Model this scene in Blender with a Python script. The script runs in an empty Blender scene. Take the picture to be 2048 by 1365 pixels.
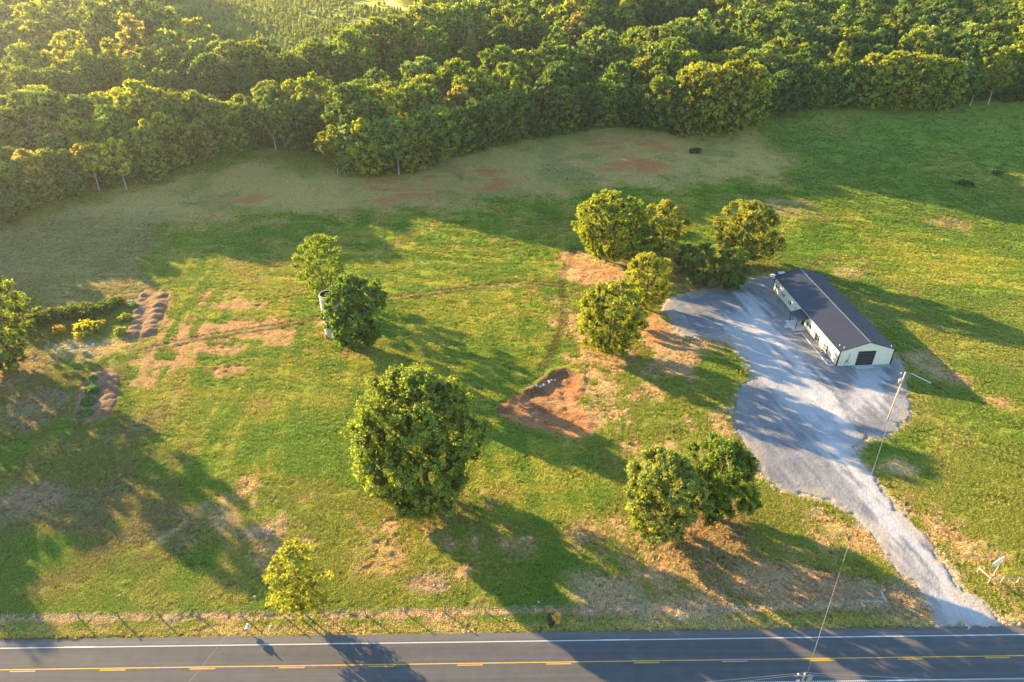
import bpy, math, random
import numpy as np
from mathutils import Vector, Matrix
R = math.radians
rng = np.random.default_rng(7)
random.seed(7)

# ------------------------------------------------------------------ camera, sky, sun, exposure
scene = bpy.context.scene
CAM_H, CAM_PITCH, CAM_F = 88.0, R(32.5), 1365.0          # metres, radians, focal length in photo pixels (2048 wide)
cd = bpy.data.cameras.new('camera'); cam = bpy.data.objects.new('camera', cd)
scene.collection.objects.link(cam); scene.camera = cam
cam.location = (0, 0, CAM_H); cam.rotation_euler = (R(90) - CAM_PITCH, 0, 0)
cd.sensor_width = 36.0; cd.lens = 36.0 * CAM_F / 2048.0; cd.clip_start = 0.5; cd.clip_end = 6000

SUN_EL = R(14.5); SUN_DIR = Vector((-0.804, 0.594, 0)).normalized()
SUN_AZ = math.atan2(SUN_DIR.x, SUN_DIR.y)
w = bpy.data.worlds.new('World'); scene.world = w; w.use_nodes = True
wn = w.node_tree; bgn = wn.nodes.get('Background') or wn.nodes.new('ShaderNodeBackground')
sky = wn.nodes.new('ShaderNodeTexSky'); sky.sky_type = 'NISHITA'; sky.sun_disc = False
sky.sun_elevation = SUN_EL; sky.sun_rotation = SUN_AZ; sky.air_density = 1.2; sky.dust_density = 0.4; sky.ozone_density = 3.0
wn.links.new(sky.outputs[0], bgn.inputs[0]); bgn.inputs[1].default_value = 0.105
sl = bpy.data.lights.new('sun', 'SUN'); sl.energy = 5.0; sl.angle = R(0.55); sl.color = (1.0, 0.70, 0.34)
so = bpy.data.objects.new('sun', sl); scene.collection.objects.link(so)
sv = Vector((SUN_DIR.x * math.cos(SUN_EL), SUN_DIR.y * math.cos(SUN_EL), math.sin(SUN_EL)))
so.rotation_euler = sv.to_track_quat('Z', 'Y').to_euler(); so.location = (-200, 150, 120)
scene.view_settings.view_transform = 'Standard'; scene.view_settings.look = 'None'
scene.view_settings.exposure = 2.13; scene.view_settings.gamma = 1.0
scene.view_settings.use_curve_mapping = False
scene.cycles.max_bounces = 6; scene.cycles.volume_bounces = 1; scene.cycles.transparent_max_bounces = 6

# ------------------------------------------------------------------ helpers
C = scene.collection
def tag(o, label=None, cat=None, group=None, kind=None):
    if label: o['label'] = label
    if cat: o['category'] = cat
    if group: o['group'] = group
    if kind: o['kind'] = kind
    return o
def thing(name, label, cat, loc=(0, 0, 0), rz=0, group=None):
    o = bpy.data.objects.new(name, None); C.objects.link(o); o.empty_display_size = 0.3
    o.location = loc; o.rotation_euler = (0, 0, rz)
    return tag(o, label, cat, group)
def link(name, me, parent=None, loc=None):
    o = bpy.data.objects.new(name, me); C.objects.link(o)
    if parent: o.parent = parent
    if loc is not None: o.location = loc
    return o
def np_mesh(name, V, F, mat=None, smooth=False):
    """V (n,3), F (m,k) with constant k."""
    me = bpy.data.meshes.new(name); V = np.asarray(V, np.float32); F = np.asarray(F, np.int32)
    m, k = F.shape
    me.vertices.add(len(V)); me.vertices.foreach_set('co', V.ravel())
    me.loops.add(m * k); me.loops.foreach_set('vertex_index', F.ravel())
    me.polygons.add(m); me.polygons.foreach_set('loop_start', np.arange(0, m * k, k, dtype=np.int32))
    me.polygons.foreach_set('loop_total', np.full(m, k, np.int32))
    if smooth: me.polygons.foreach_set('use_smooth', np.ones(m, bool))
    me.update(calc_edges=True)
    if mat: me.materials.append(mat)
    return me
class MB:
    """collects boxes, tubes and polygons; build() links them as ONE mesh object"""
    def __init__(s): s.v = []; s.f = []
    def add(s, vs, fs):
        n = len(s.v); s.v += [tuple(v) for v in vs]; s.f += [tuple(i + n for i in f) for f in fs]; return s
    def box(s, x0, x1, y0, y1, z0, z1, rz=0, c=(0, 0, 0), bev=0):
        P_ = [(x, y, z) for z in (z0, z1) for x, y in ((x0, y0), (x1, y0), (x1, y1), (x0, y1))]
        if rz or c != (0, 0, 0):
            cs, sn = math.cos(rz), math.sin(rz)
            P_ = [(x * cs - y * sn + c[0], x * sn + y * cs + c[1], z + c[2]) for x, y, z in P_]
        return s.add(P_, [(3, 2, 1, 0), (4, 5, 6, 7), (0, 1, 5, 4), (1, 2, 6, 5), (2, 3, 7, 6), (3, 0, 4, 7)])
    def tube(s, pts, rad, n=6, cap=True):
        pts = [Vector(p) for p in pts]; rr = rad if hasattr(rad, '__len__') else [rad] * len(pts)
        vs = []; fs = []; ref = None
        for i, p in enumerate(pts):
            d = (pts[min(i + 1, len(pts) - 1)] - pts[max(i - 1, 0)]).normalized()
            if ref is None: ref = Vector((0, 0, 1)) if abs(d.z) < .9 else Vector((1, 0, 0))
            a = (ref - d * ref.dot(d)).normalized(); b = d.cross(a); ref = a
            for k in range(n):
                t = 2 * math.pi * k / n; vs.append(p + (a * math.cos(t) + b * math.sin(t)) * rr[i])
        for i in range(len(pts) - 1):
            for k in range(n):
                k2 = (k + 1) % n; fs.append((i * n + k, i * n + k2, (i + 1) * n + k2, (i + 1) * n + k))
        if cap: fs.append(tuple(range(n))[::-1]); fs.append(tuple((len(pts) - 1) * n + k for k in range(n)))
        return s.add(vs, fs)
    def build(s, name, mat, parent=None, smooth=False, loc=None):
        me = bpy.data.meshes.new(name); me.from_pydata(s.v, [], s.f); me.update()
        if smooth: me.polygons.foreach_set('use_smooth', [True] * len(me.polygons))
        me.materials.append(mat)
        return link(name, me, parent, loc)
def bevel(o, w_=0.02, seg=1):
    m = o.modifiers.new('bevel', 'BEVEL'); m.width = w_; m.segments = seg; m.limit_method = 'ANGLE'; return o

# value noise ------------------------------------------------------
_perm = [np.random.default_rng(100 + i).random((256, 256)).astype(np.float32) for i in range(6)]
def vnoise(x, y, k=0):
    t = _perm[k % 6]; xi = np.floor(x).astype(np.int64); yi = np.floor(y).astype(np.int64)
    fx = x - xi; fy = y - yi; fx = fx * fx * (3 - 2 * fx); fy = fy * fy * (3 - 2 * fy)
    x0 = xi & 255; x1 = (xi + 1) & 255; y0 = yi & 255; y1 = (yi + 1) & 255
    return (t[x0, y0] * (1 - fx) + t[x1, y0] * fx) * (1 - fy) + (t[x0, y1] * (1 - fx) + t[x1, y1] * fx) * fy
def fbm(x, y, sc, octv=4, k=0, gain=.5):
    """around 0, range about -1..1; sc = size in metres of the largest lumps"""
    r_ = 0; a = 1; n = 0
    for i in range(octv):
        ang = 0.6 + i * 1.1; c_, s_ = math.cos(ang), math.sin(ang); f_ = 2.03 ** i / sc
        r_ = r_ + a * (vnoise((x * c_ - y * s_) * f_ + 17 * i + k * 5.3, (x * s_ + y * c_) * f_ + 9 * i, k + i) * 2 - 1); n += a; a *= gain
    return r_ / n * 1.5
def sstep(a, b, x):
    t = np.clip((x - a) / (b - a), 0, 1); return t * t * (3 - 2 * t)

# terrain: flat meadow by the road, land rising gently under the woods
def Z(x, y):
    t = np.clip(np.asarray(y, float) - 182, 0, 4000) + 1e-6
    return 30 * (1 - np.exp(-(t / 200) ** 1.6))
def Pz(px, py, z=0.0):
    """surveyed point of the photograph -> ground position at height z"""
    u = (px - 1024) / CAM_F; v = (682.5 - py) / CAM_F; cp, sp = math.cos(CAM_PITCH), math.sin(CAM_PITCH)
    d = (u, cp + v * sp, -sp + v * cp); t = (z - CAM_H) / d[2]
    return d[0] * t, d[1] * t
def P(px, py):
    z = 0.0
    for i in range(40):
        x, y = Pz(px, py, z); z = z * .5 + .5 * float(Z(x, y))
    return x, y, float(Z(x, y))
def poly(pts): return np.array([P(*p)[:2] for p in pts])
def depth_at(x, y, z): return y * math.cos(CAM_PITCH) + (CAM_H - z) * math.sin(CAM_PITCH)
def height_for(x, y, z, top):
    """height whose top is seen at photo row top above a base at x,y,z"""
    v = (682.5 - top) / CAM_F; cp, sp = math.cos(CAM_PITCH), math.sin(CAM_PITCH)
    return CAM_H + y * (-sp + v * cp) / (cp + v * sp) - z
def sdist(X, Y, pg):
    """signed distance to polygon, positive inside"""
    d = np.full(X.shape, 1e9, np.float32); ins = np.zeros(X.shape, bool); n = len(pg)
    for i in range(n):
        x0, y0 = pg[i]; x1, y1 = pg[(i + 1) % n]; ex, ey = x1 - x0, y1 - y0
        t = np.clip(((X - x0) * ex + (Y - y0) * ey) / (ex * ex + ey * ey + 1e-9), 0, 1)
        d = np.minimum(d, (X - x0 - t * ex) ** 2 + (Y - y0 - t * ey) ** 2)
        c = ((y0 > Y) != (y1 > Y)); xx = x0 + (Y - y0) * ex / (ey if abs(ey) > 1e-9 else 1e-9)
        ins ^= c & (X < xx)
    d = np.sqrt(d); return np.where(ins, d, -d)
def ldist(X, Y, pts):
    d = np.full(X.shape, 1e9, np.float32)
    for (x0, y0), (x1, y1) in zip(pts[:-1], pts[1:]):
        ex, ey = x1 - x0, y1 - y0; t = np.clip(((X - x0) * ex + (Y - y0) * ey) / (ex * ex + ey * ey + 1e-9), 0, 1)
        d = np.minimum(d, (X - x0 - t * ex) ** 2 + (Y - y0 - t * ey) ** 2)
    return np.sqrt(d)

# ------------------------------------------------------------------ materials
def new_mat(name):
    m = bpy.data.materials.new(name); m.use_nodes = True; nt = m.node_tree; nt.nodes.clear()
    out = nt.nodes.new('ShaderNodeOutputMaterial'); return m, nt, out
def N(nt, t, **kw):
    n = nt.nodes.new(t)
    for k, v in kw.items(): setattr(n, k, v)
    return n
def mixc(nt, blend, fac, a, b):
    m = nt.nodes.new('ShaderNodeMix'); m.data_type = 'RGBA'; m.blend_type = blend
    for s_, v in ((0, fac), (6, a), (7, b)):
        if hasattr(v, 'is_output'): nt.links.new(v, m.inputs[s_])
        else: m.inputs[s_].default_value = v if s_ == 0 else (*v, 1)[:4]
    return m.outputs[2]
def ramp(nt, src, a, b, lo=0.0, hi=1.0):
    m = nt.nodes.new('ShaderNodeMapRange'); nt.links.new(src, m.inputs[0])
    m.inputs[1].default_value = lo; m.inputs[2].default_value = hi; m.inputs[3].default_value = a; m.inputs[4].default_value = b
    return m.outputs[0]
def noise(nt, scale, detail=3, rough=.55, vec=None):
    n = nt.nodes.new('ShaderNodeTexNoise'); n.inputs['Scale'].default_value = scale
    n.inputs['Detail'].default_value = detail; n.inputs['Roughness'].default_value = rough
    if vec is None:
        g = nt.nodes.new('ShaderNodeTexCoord'); vec = g.outputs['Object']
    nt.links.new(vec, n.inputs['Vector']); return n.outputs['Fac']
def bump(nt, h, strength, dist):
    b = nt.nodes.new('ShaderNodeBump'); b.inputs['Strength'].default_value = strength; b.inputs['Distance'].default_value = dist
    nt.links.new(h, b.inputs['Height']); return b.outputs[0]
def simple(name, col, rough=.6, metal=0, var=.18, vscale=3.0, bscale=0, bdist=.01, spec=.4, vec_scale=None):
    m, nt, out = new_mat(name); p = N(nt, 'ShaderNodeBsdfPrincipled')
    g = nt.nodes.new('ShaderNodeTexCoord'); vec = g.outputs['Object']
    if vec_scale:
        mp = nt.nodes.new('ShaderNodeMapping'); mp.inputs['Scale'].default_value = vec_scale; nt.links.new(vec, mp.inputs[0]); vec = mp.outputs[0]
    f_ = ramp(nt, noise(nt, vscale, 5, .6, vec), 1 - var, 1 + var, .25, .75)
    nt.links.new(mixc(nt, 'MULTIPLY', 1.0, col, f_), p.inputs['Base Color'])
    p.inputs['Roughness'].default_value = rough; p.inputs['Metallic'].default_value = metal
    p.inputs['Specular IOR Level'].default_value = spec
    if bscale: nt.links.new(bump(nt, noise(nt, bscale, 4, .6, vec), .7, bdist), p.inputs['Normal'])
    nt.links.new(p.outputs[0], out.inputs[0]); return m
def attr_mat(name, gain=(1, 1, 1), fine=2.0, amp=.35, bs=(1.6, .16), bs2=(7, .05), rough=.95, spec=.15, sheen=0):
    """colour from the painted attribute, broken up by grain, relief from noise"""
    m, nt, out = new_mat(name); p = N(nt, 'ShaderNodeBsdfPrincipled')
    a = N(nt, 'ShaderNodeAttribute', attribute_name='Col')
    f1 = ramp(nt, noise(nt, fine, 6, .75), 1 - amp, 1 + amp, .30, .70)
    f2 = ramp(nt, noise(nt, fine * 4, 3, .7), 1 - amp * .9, 1 + amp * .9, .30, .70)
    c = mixc(nt, 'MULTIPLY', 1.0, a.outputs[0], f1); c = mixc(nt, 'MULTIPLY', 1.0, c, gain); c = mixc(nt, 'MULTIPLY', 1.0, c, f2)
    nt.links.new(c, p.inputs['Base Color']); p.inputs['Roughness'].default_value = rough
    p.inputs['Specular IOR Level'].default_value = spec
    if sheen:
        p.inputs['Sheen Weight'].default_value = sheen; p.inputs['Sheen Roughness'].default_value = .45; nt.links.new(mixc(nt, 'MULTIPLY', 1.0, c, (5.0, 5.0, 3.0)), p.inputs['Sheen Tint'])
    r2 = N(nt, 'ShaderNodeAttribute', attribute_name='Rough')
    b1 = nt.nodes.new('ShaderNodeBump'); b1.inputs['Distance'].default_value = bs[1]
    nt.links.new(noise(nt, bs[0], 4, .6), b1.inputs['Height']); nt.links.new(r2.outputs[2], b1.inputs['Strength'])
    b2 = nt.nodes.new('ShaderNodeBump'); b2.inputs['Distance'].default_value = bs2[1]; b2.inputs['Strength'].default_value = .8
    nt.links.new(noise(nt, bs2[0], 3, .6), b2.inputs['Height']); nt.links.new(b1.outputs[0], b2.inputs['Normal'])
    nt.links.new(b2.outputs[0], p.inputs['Normal']); nt.links.new(p.outputs[0], out.inputs[0]); return m
def foliage(name, trans=.48, tint=(2.6, 2.2, .4)):
    m, nt, out = new_mat(name)
    oi = N(nt, 'ShaderNodeObjectInfo'); a = N(nt, 'ShaderNodeAttribute', attribute_name='tone')
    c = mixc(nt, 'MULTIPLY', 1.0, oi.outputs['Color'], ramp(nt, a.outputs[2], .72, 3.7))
    d = N(nt, 'ShaderNodeBsdfDiffuse'); nt.links.new(c, d.inputs[0])
    t = N(nt, 'ShaderNodeBsdfTranslucent'); nt.links.new(mixc(nt, 'MULTIPLY', 1.0, c, tint), t.inputs[0])
    mx = N(nt, 'ShaderNodeMixShader'); mx.inputs[0].default_value = trans
    nt.links.new(d.outputs[0], mx.inputs[1]); nt.links.new(t.outputs[0], mx.inputs[2])
    g = N(nt, 'ShaderNodeBsdfGlossy'); g.inputs[0].default_value = (.9, .85, .6, 1); g.inputs[1].default_value = .5
    m2 = N(nt, 'ShaderNodeMixShader'); m2.inputs[0].default_value = .015
    nt.links.new(mx.outputs[0], m2.inputs[1]); nt.links.new(g.outputs[0], m2.inputs[2])
    nt.links.new(m2.outputs[0], out.inputs[0]); return m
M_ground = attr_mat('meadow', (1, 1, 1), 1.7, .55, (1.9, .50), (5, .25), .95, .05, .5)
M_gravel = attr_mat('gravel', (1.2, 1.19, 1.2), 3.5, .24, (2.0, .10), (9, .05), .9, .2)
M_dirt = attr_mat('bare_dirt', (1, 1, 1), 1.8, .22, (1.6, .18), (6, .05))
M_leaf = foliage('leaves')
M_bark = simple('bark', (.16, .13, .10), .95, var=.35, vscale=2, bscale=6, bdist=.05)
M_palebark = simple('pale_bark', (.46, .43, .37), .9, var=.3, vscale=1.5, bscale=5, bdist=.04)
M_wall = simple('cream_metal', (.74, .73, .60), .5, var=.05, vscale=.8)
M_roof = simple('dark_roof_metal', (.046, .052, .074), .36, metal=.15, var=.12, vscale=.5, spec=.5)
M_trim = simple('black_trim', (.025, .027, .032), .45, var=.1)
M_ridge = simple('ridge_metal', (.22, .23, .25), .35, metal=.6, var=.15, vscale=1)
M_shut = simple('shutter_black', (.012, .012, .014), .8, var=.15, spec=.1)
M_door = simple('roller_door', (.020, .024, .030), .6, var=.12, spec=.2)
M_glass = simple('window_glass', (.05, .07, .09), .08, var=.1, spec=.9)
M_white = simple('white_paint', (.78, .78, .76), .55, var=.08)
M_conc = simple('concrete', (.58, .59, .58), .85, var=.12, vscale=.9, bscale=8, bdist=.01)
M_steel = simple('galvanised', (.45, .47, .5), .4, metal=.7, var=.15)
M_wood = simple('weathered_wood', (.36, .31, .25), .9, var=.3, vscale=3, bscale=12, bdist=.01)
M_postwood = simple('post_wood', (.20, .165, .13), .9, var=.3, vscale=3)
M_pole = simple('pole_wood', (.55, .45, .32), .9, var=.2, vscale=2, bscale=9, bdist=.01)
M_greypole = simple('grey_pole_wood', (.36, .36, .36), .9, var=.2, vscale=2)
M_wire = simple('wire', (.30, .30, .29), .5, metal=.3)
M_silo = simple('silo_concrete', (.46, .45, .42), .85, var=.25, vscale=.7, bscale=5, bdist=.02)
M_dark = simple('painted_dark_inside', (.03, .028, .028), .9)  # near black colour stands in for unlit hollows
M_blue = simple('blue_plastic', (.03, .32, .62), .35, var=.1)
M_red = simple('red_plastic', (.5, .05, .02), .5)
M_rock = simple('limestone', (.55, .56, .56), .9, var=.25, vscale=2, bscale=5, bdist=.05)
M_yellow = simple('yellow_road_paint', (.72, .40, .06), .7, var=.18, vscale=2)
M_line = simple('white_road_paint', (.74, .74, .72), .7, var=.14, vscale=3)
M_groove = simple('groove', (.09, .09, .09), .95)
M_black = simple('black_plastic', (.012, .012, .013), .5)

def asphalt(name, col, streak=True):
    m, nt, out = new_mat(name); p = N(nt, 'ShaderNodeBsdfPrincipled')
    g = nt.nodes.new('ShaderNodeTexCoord'); mp = nt.nodes.new('ShaderNodeMapping'); mp.inputs['Scale'].default_value = (.02, 1.3, 1)
    nt.links.new(g.outputs['Object'], mp.inputs[0])
    f1 = ramp(nt, noise(nt, 1.0, 4, .6, mp.outputs[0]), .84, 1.16, .3, .7)
    f2 = ramp(nt, noise(nt, .5, 5, .6), .9, 1.1, .3, .7)
    f3 = ramp(nt, noise(nt, 25, 2, .6), .9, 1.1, .3, .7)
    c = mixc(nt, 'MULTIPLY', 1.0, col, f1); c = mixc(nt, 'MULTIPLY', 1.0, c, f2); c = mixc(nt, 'MULTIPLY', 1.0, c, f3)
    nt.links.new(c, p.inputs['Base Color']); p.inputs['Roughness'].default_value = .88; p.inputs['Specular IOR Level'].default_value = .3
    nt.links.new(bump(nt, noise(nt, 30, 2), .4, .01), p.inputs['Normal'])
    nt.links.new(p.outputs[0], out.inputs[0]); return m
M_asph = asphalt('asphalt', (.100, .100, .102))
M_should = asphalt('shoulder_asphalt', (.138, .134, .130))

# ------------------------------------------------------------------ shapes of the ground, surveyed from the photograph
GRAVEL = poly([(1331, 601), (1329, 617), (1345, 645), (1359, 670), (1402, 673), (1432, 676), (1464, 690), (1487, 717), (1505, 758), (1482, 772), (1476, 793),
    (1467, 828), (1473, 866), (1499, 900), (1525, 945), (1556, 980), (1600, 990), (1655, 1002), (1700, 1030), (1738, 1060), (1756, 1082), (1774, 1105),
    (1779, 1125), (1796, 1147), (1830, 1165), (1841, 1190), (1863, 1214), (1877, 1256), (2030, 1256), (1989, 1236), (1964, 1205), (1930, 1181), (1904, 1143),
    (1875, 1116), (1863, 1093), (1834, 1060), (1795, 1018), (1755, 962), (1724, 928), (1718, 898), (1733, 880), (1765, 878), (1798, 858), (1817, 832), (1820, 805), (1806, 765), (1812, 745), (1797, 722),
    (1730, 640), (1640, 560), (1590, 545), (1545, 548), (1500, 557), (1478, 570), (1440, 575), (1390, 583)])
GRAVEL[-21:-20] += 0
EXCAV = poly([(1003, 830), (1003, 805), (1022, 792), (1060, 780), (1090, 757), (1104, 742), (1130, 738), (1158, 748), (1168, 765), (1155, 790), (1160, 815), (1185, 848), (1165, 876), (1115, 870), (1050, 852), (1020, 842)])
ORANGE = [poly([(1270, 655), (1300, 635), (1340, 660), (1400, 672), (1450, 690), (1480, 712), (1440, 715), (1400, 745), (1420, 790), (1380, 775), (1330, 740), (1290, 715)]),
          poly([(1790, 705), (1850, 700), (1940, 740), (1985, 790), (1960, 800), (1880, 775), (1815, 760), (1800, 735)]),
          poly([(1150, 500), (1230, 500), (1262, 530), (1252, 575), (1200, 575), (1140, 560), (1135, 530)])]
STRAWP = [poly([(1120, 720), (1180, 700), (1290, 720), (1370, 775), (1470, 800), (1475, 870), (1500, 910), (1540, 985), (1640, 1000), (1720, 1070), (1770, 1140), (1700, 1120), (1600, 1050), (1500, 990), (1480, 930), (1390, 880), (1300, 900), (1230, 900), (1170, 860), (1150, 800)]),
          poly([(1180, 1070), (1280, 1020), (1400, 1080), (1560, 1110), (1650, 1200), (1560, 1190), (1400, 1180), (1300, 1200), (1200, 1200), (1120, 1140)]),
          poly([(1850, 1060), (1900, 1080), (1960, 1130), (2048, 1200), (2048, 1256), (2010, 1240), (1950, 1180), (1890, 1110)]),
          poly([(1130, 590), (1250, 590), (1260, 640), (1330, 650), (1290, 700), (1150, 740), (1080, 740), (1130, 650)]),
          poly([(360, 980), (560, 980), (900, 1030), (1000, 1100), (900, 1150), (600, 1090), (420, 1060)])]
PINK = [poly([(395, 572), (525, 568), (520, 615), (455, 625), (395, 610)]), poly([(330, 640), (540, 640), (600, 655), (585, 690), (480, 705), (450, 760), (300, 790), (265, 770), (280, 710)]),
        poly([(590, 640), (650, 650), (640, 672), (600, 668)]), poly([(430, 725), (500, 715), (480, 760), (430, 762)])]
TAN = poly([(640, 345), (740, 355), (850, 340), (960, 305), (1080, 275), (1200, 255), (1400, 268), (1500, 262), (1545, 285), (1585, 330), (1560, 350), (1470, 358), (1350, 372), (1130, 382), (1000, 395), (850, 411), (740, 415), (560, 425), (420, 432), (330, 440), (200, 445), (100, 440), (200, 400), (340, 370), (500, 330)])
TANLEFT = poly([(-500, 520), (40, 432), (320, 438), (300, 520), (275, 590), (100, 600), (-500, 700)])
REDS = [poly([(415, 398), (470, 390), (520, 392), (500, 405), (450, 424), (415, 415)]), poly([(735, 345), (800, 350), (930, 335), (1010, 345), (1035, 385), (960, 390), (820, 400), (745, 405)]),
        poly([(1160, 335), (1220, 322), (1340, 325), (1320, 345), (1190, 352)]), poly([(1150, 280), (1290, 272), (1330, 300), (1200, 310)])]
LUSH = poly([(330, 443), (560, 425), (850, 411), (1130, 383), (1350, 372), (1470, 359), (1600, 370), (1700, 420), (2200, 560), (2200, 620), (1800, 560), (1560, 500), (1430, 500), (1250, 500), (1140, 495), (1120, 570), (1130, 650), (1070, 745), (1000, 800), (1000, 850), (1160, 900), (1250, 1010), (1100, 1060), (900, 1010), (640, 960), (400, 960), (270, 840), (250, 740), (330, 620), (280, 540), (300, 480)])
DULL = [poly([(-300, 480), (100, 450), (330, 445), (300, 500), (280, 560), (330, 600), (270, 700), (240, 790), (270, 860), (380, 960), (480, 1060), (300, 1120), (100, 1180), (-300, 1200)])]
RFIELD = poly([(1480, 262), (1560, 222), (1900, 212), (2600, 190), (2600, 900), (1900, 760), (1800, 690), (1650, 560), (1500, 480), (1560, 380), (1590, 330)])
WOODS = poly([(-900, 520), (-300, 490), (0, 440), (60, 405), (130, 382), (200, 378), (260, 360), (340, 340), (400, 312), (440, 298), (520, 290), (600, 295), (650, 305), (690, 335), (740, 345), (800, 343), (850, 330), (890, 312), (960, 294), (1010, 280), (1080, 264), (1170, 249), (1260, 246), (1380, 258), (1440, 256), (1500, 236), (1560, 215), (1640, 205), (1760, 206), (1880, 208), (1960, 200), (2048, 196), (2500, 180), (3000, 170), (3000, -30), (-900, -30)])
GAPS = [poly([(-900, 230), (-50, 240), (100, 238), (300, 226), (500, 212), (700, 190), (1000, 150), (1180, 122), (1330, 80), (1500, 40), (1560, 40), (1400, 110), (1230, 160), (1010, 196), (700, 240), (500, 268), (300, 280), (100, 292), (-50, 300), (-900, 330)]),
        poly([(-900, 120), (-50, 148), (160, 138), (330, 124), (400, 128), (400, 150), (330, 160), (160, 178), (-50, 190), (-900, 195)])]
CLEAR = poly([(300, -60), (335, 15), (350, 70), (390, 125), (450, 158), (560, 164), (650, 150), (760, 128), (850, 98), (900, 60), (810, 22), (790, -5), (800, -60)])
TRAIL = [P(*q)[:2] for q in ((770, -40), (775, 2), (800, 16), (850, 30), (890, 42))]
FARFIELD = poly([(1920, -60), (1935, 0), (1965, 50), (2048, 105), (2300, 130), (2600, 60), (2600, -60)])
ROAD_O = np.array([0.0, 58.76]); ROAD_A = R(0.85)
def road_uv(X, Y):
    c_, s_ = math.cos(ROAD_A), math.sin(ROAD_A); dx, dy = X - ROAD_O[0], Y - ROAD_O[1]
    return dx * c_ + dy * s_, -dx * s_ + dy * c_
FENCE_A, FENCE_B = np.array(P(0, 1241)[:2]), np.array(P(1767, 1211)[:2])
BLD_A = np.array([73.48, 127.47]); BLD_U = R(94.0)      # near left corner, direction of the long wall
BW, BL, BE, BR_ = 12.6, 36.6, 4.12, 6.15
def bld_local(X, Y):
    """u across the gable, v along the long wall"""
    cu, su = math.cos(BLD_U), math.sin(BLD_U); dx, dy = X - BLD_A[0], Y - BLD_A[1]
    return dx * su - dy * cu, dx * cu + dy * su
MOUND1 = poly([(262, 655), (245, 678), (258, 682), (310, 674), (322, 640), (345, 590), (335, 583), (290, 580), (275, 600)])
MOUND2 = poly([(150, 835), (155, 790), (185, 745), (220, 738), (240, 760), (235, 800), (218, 832), (180, 842)])

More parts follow.
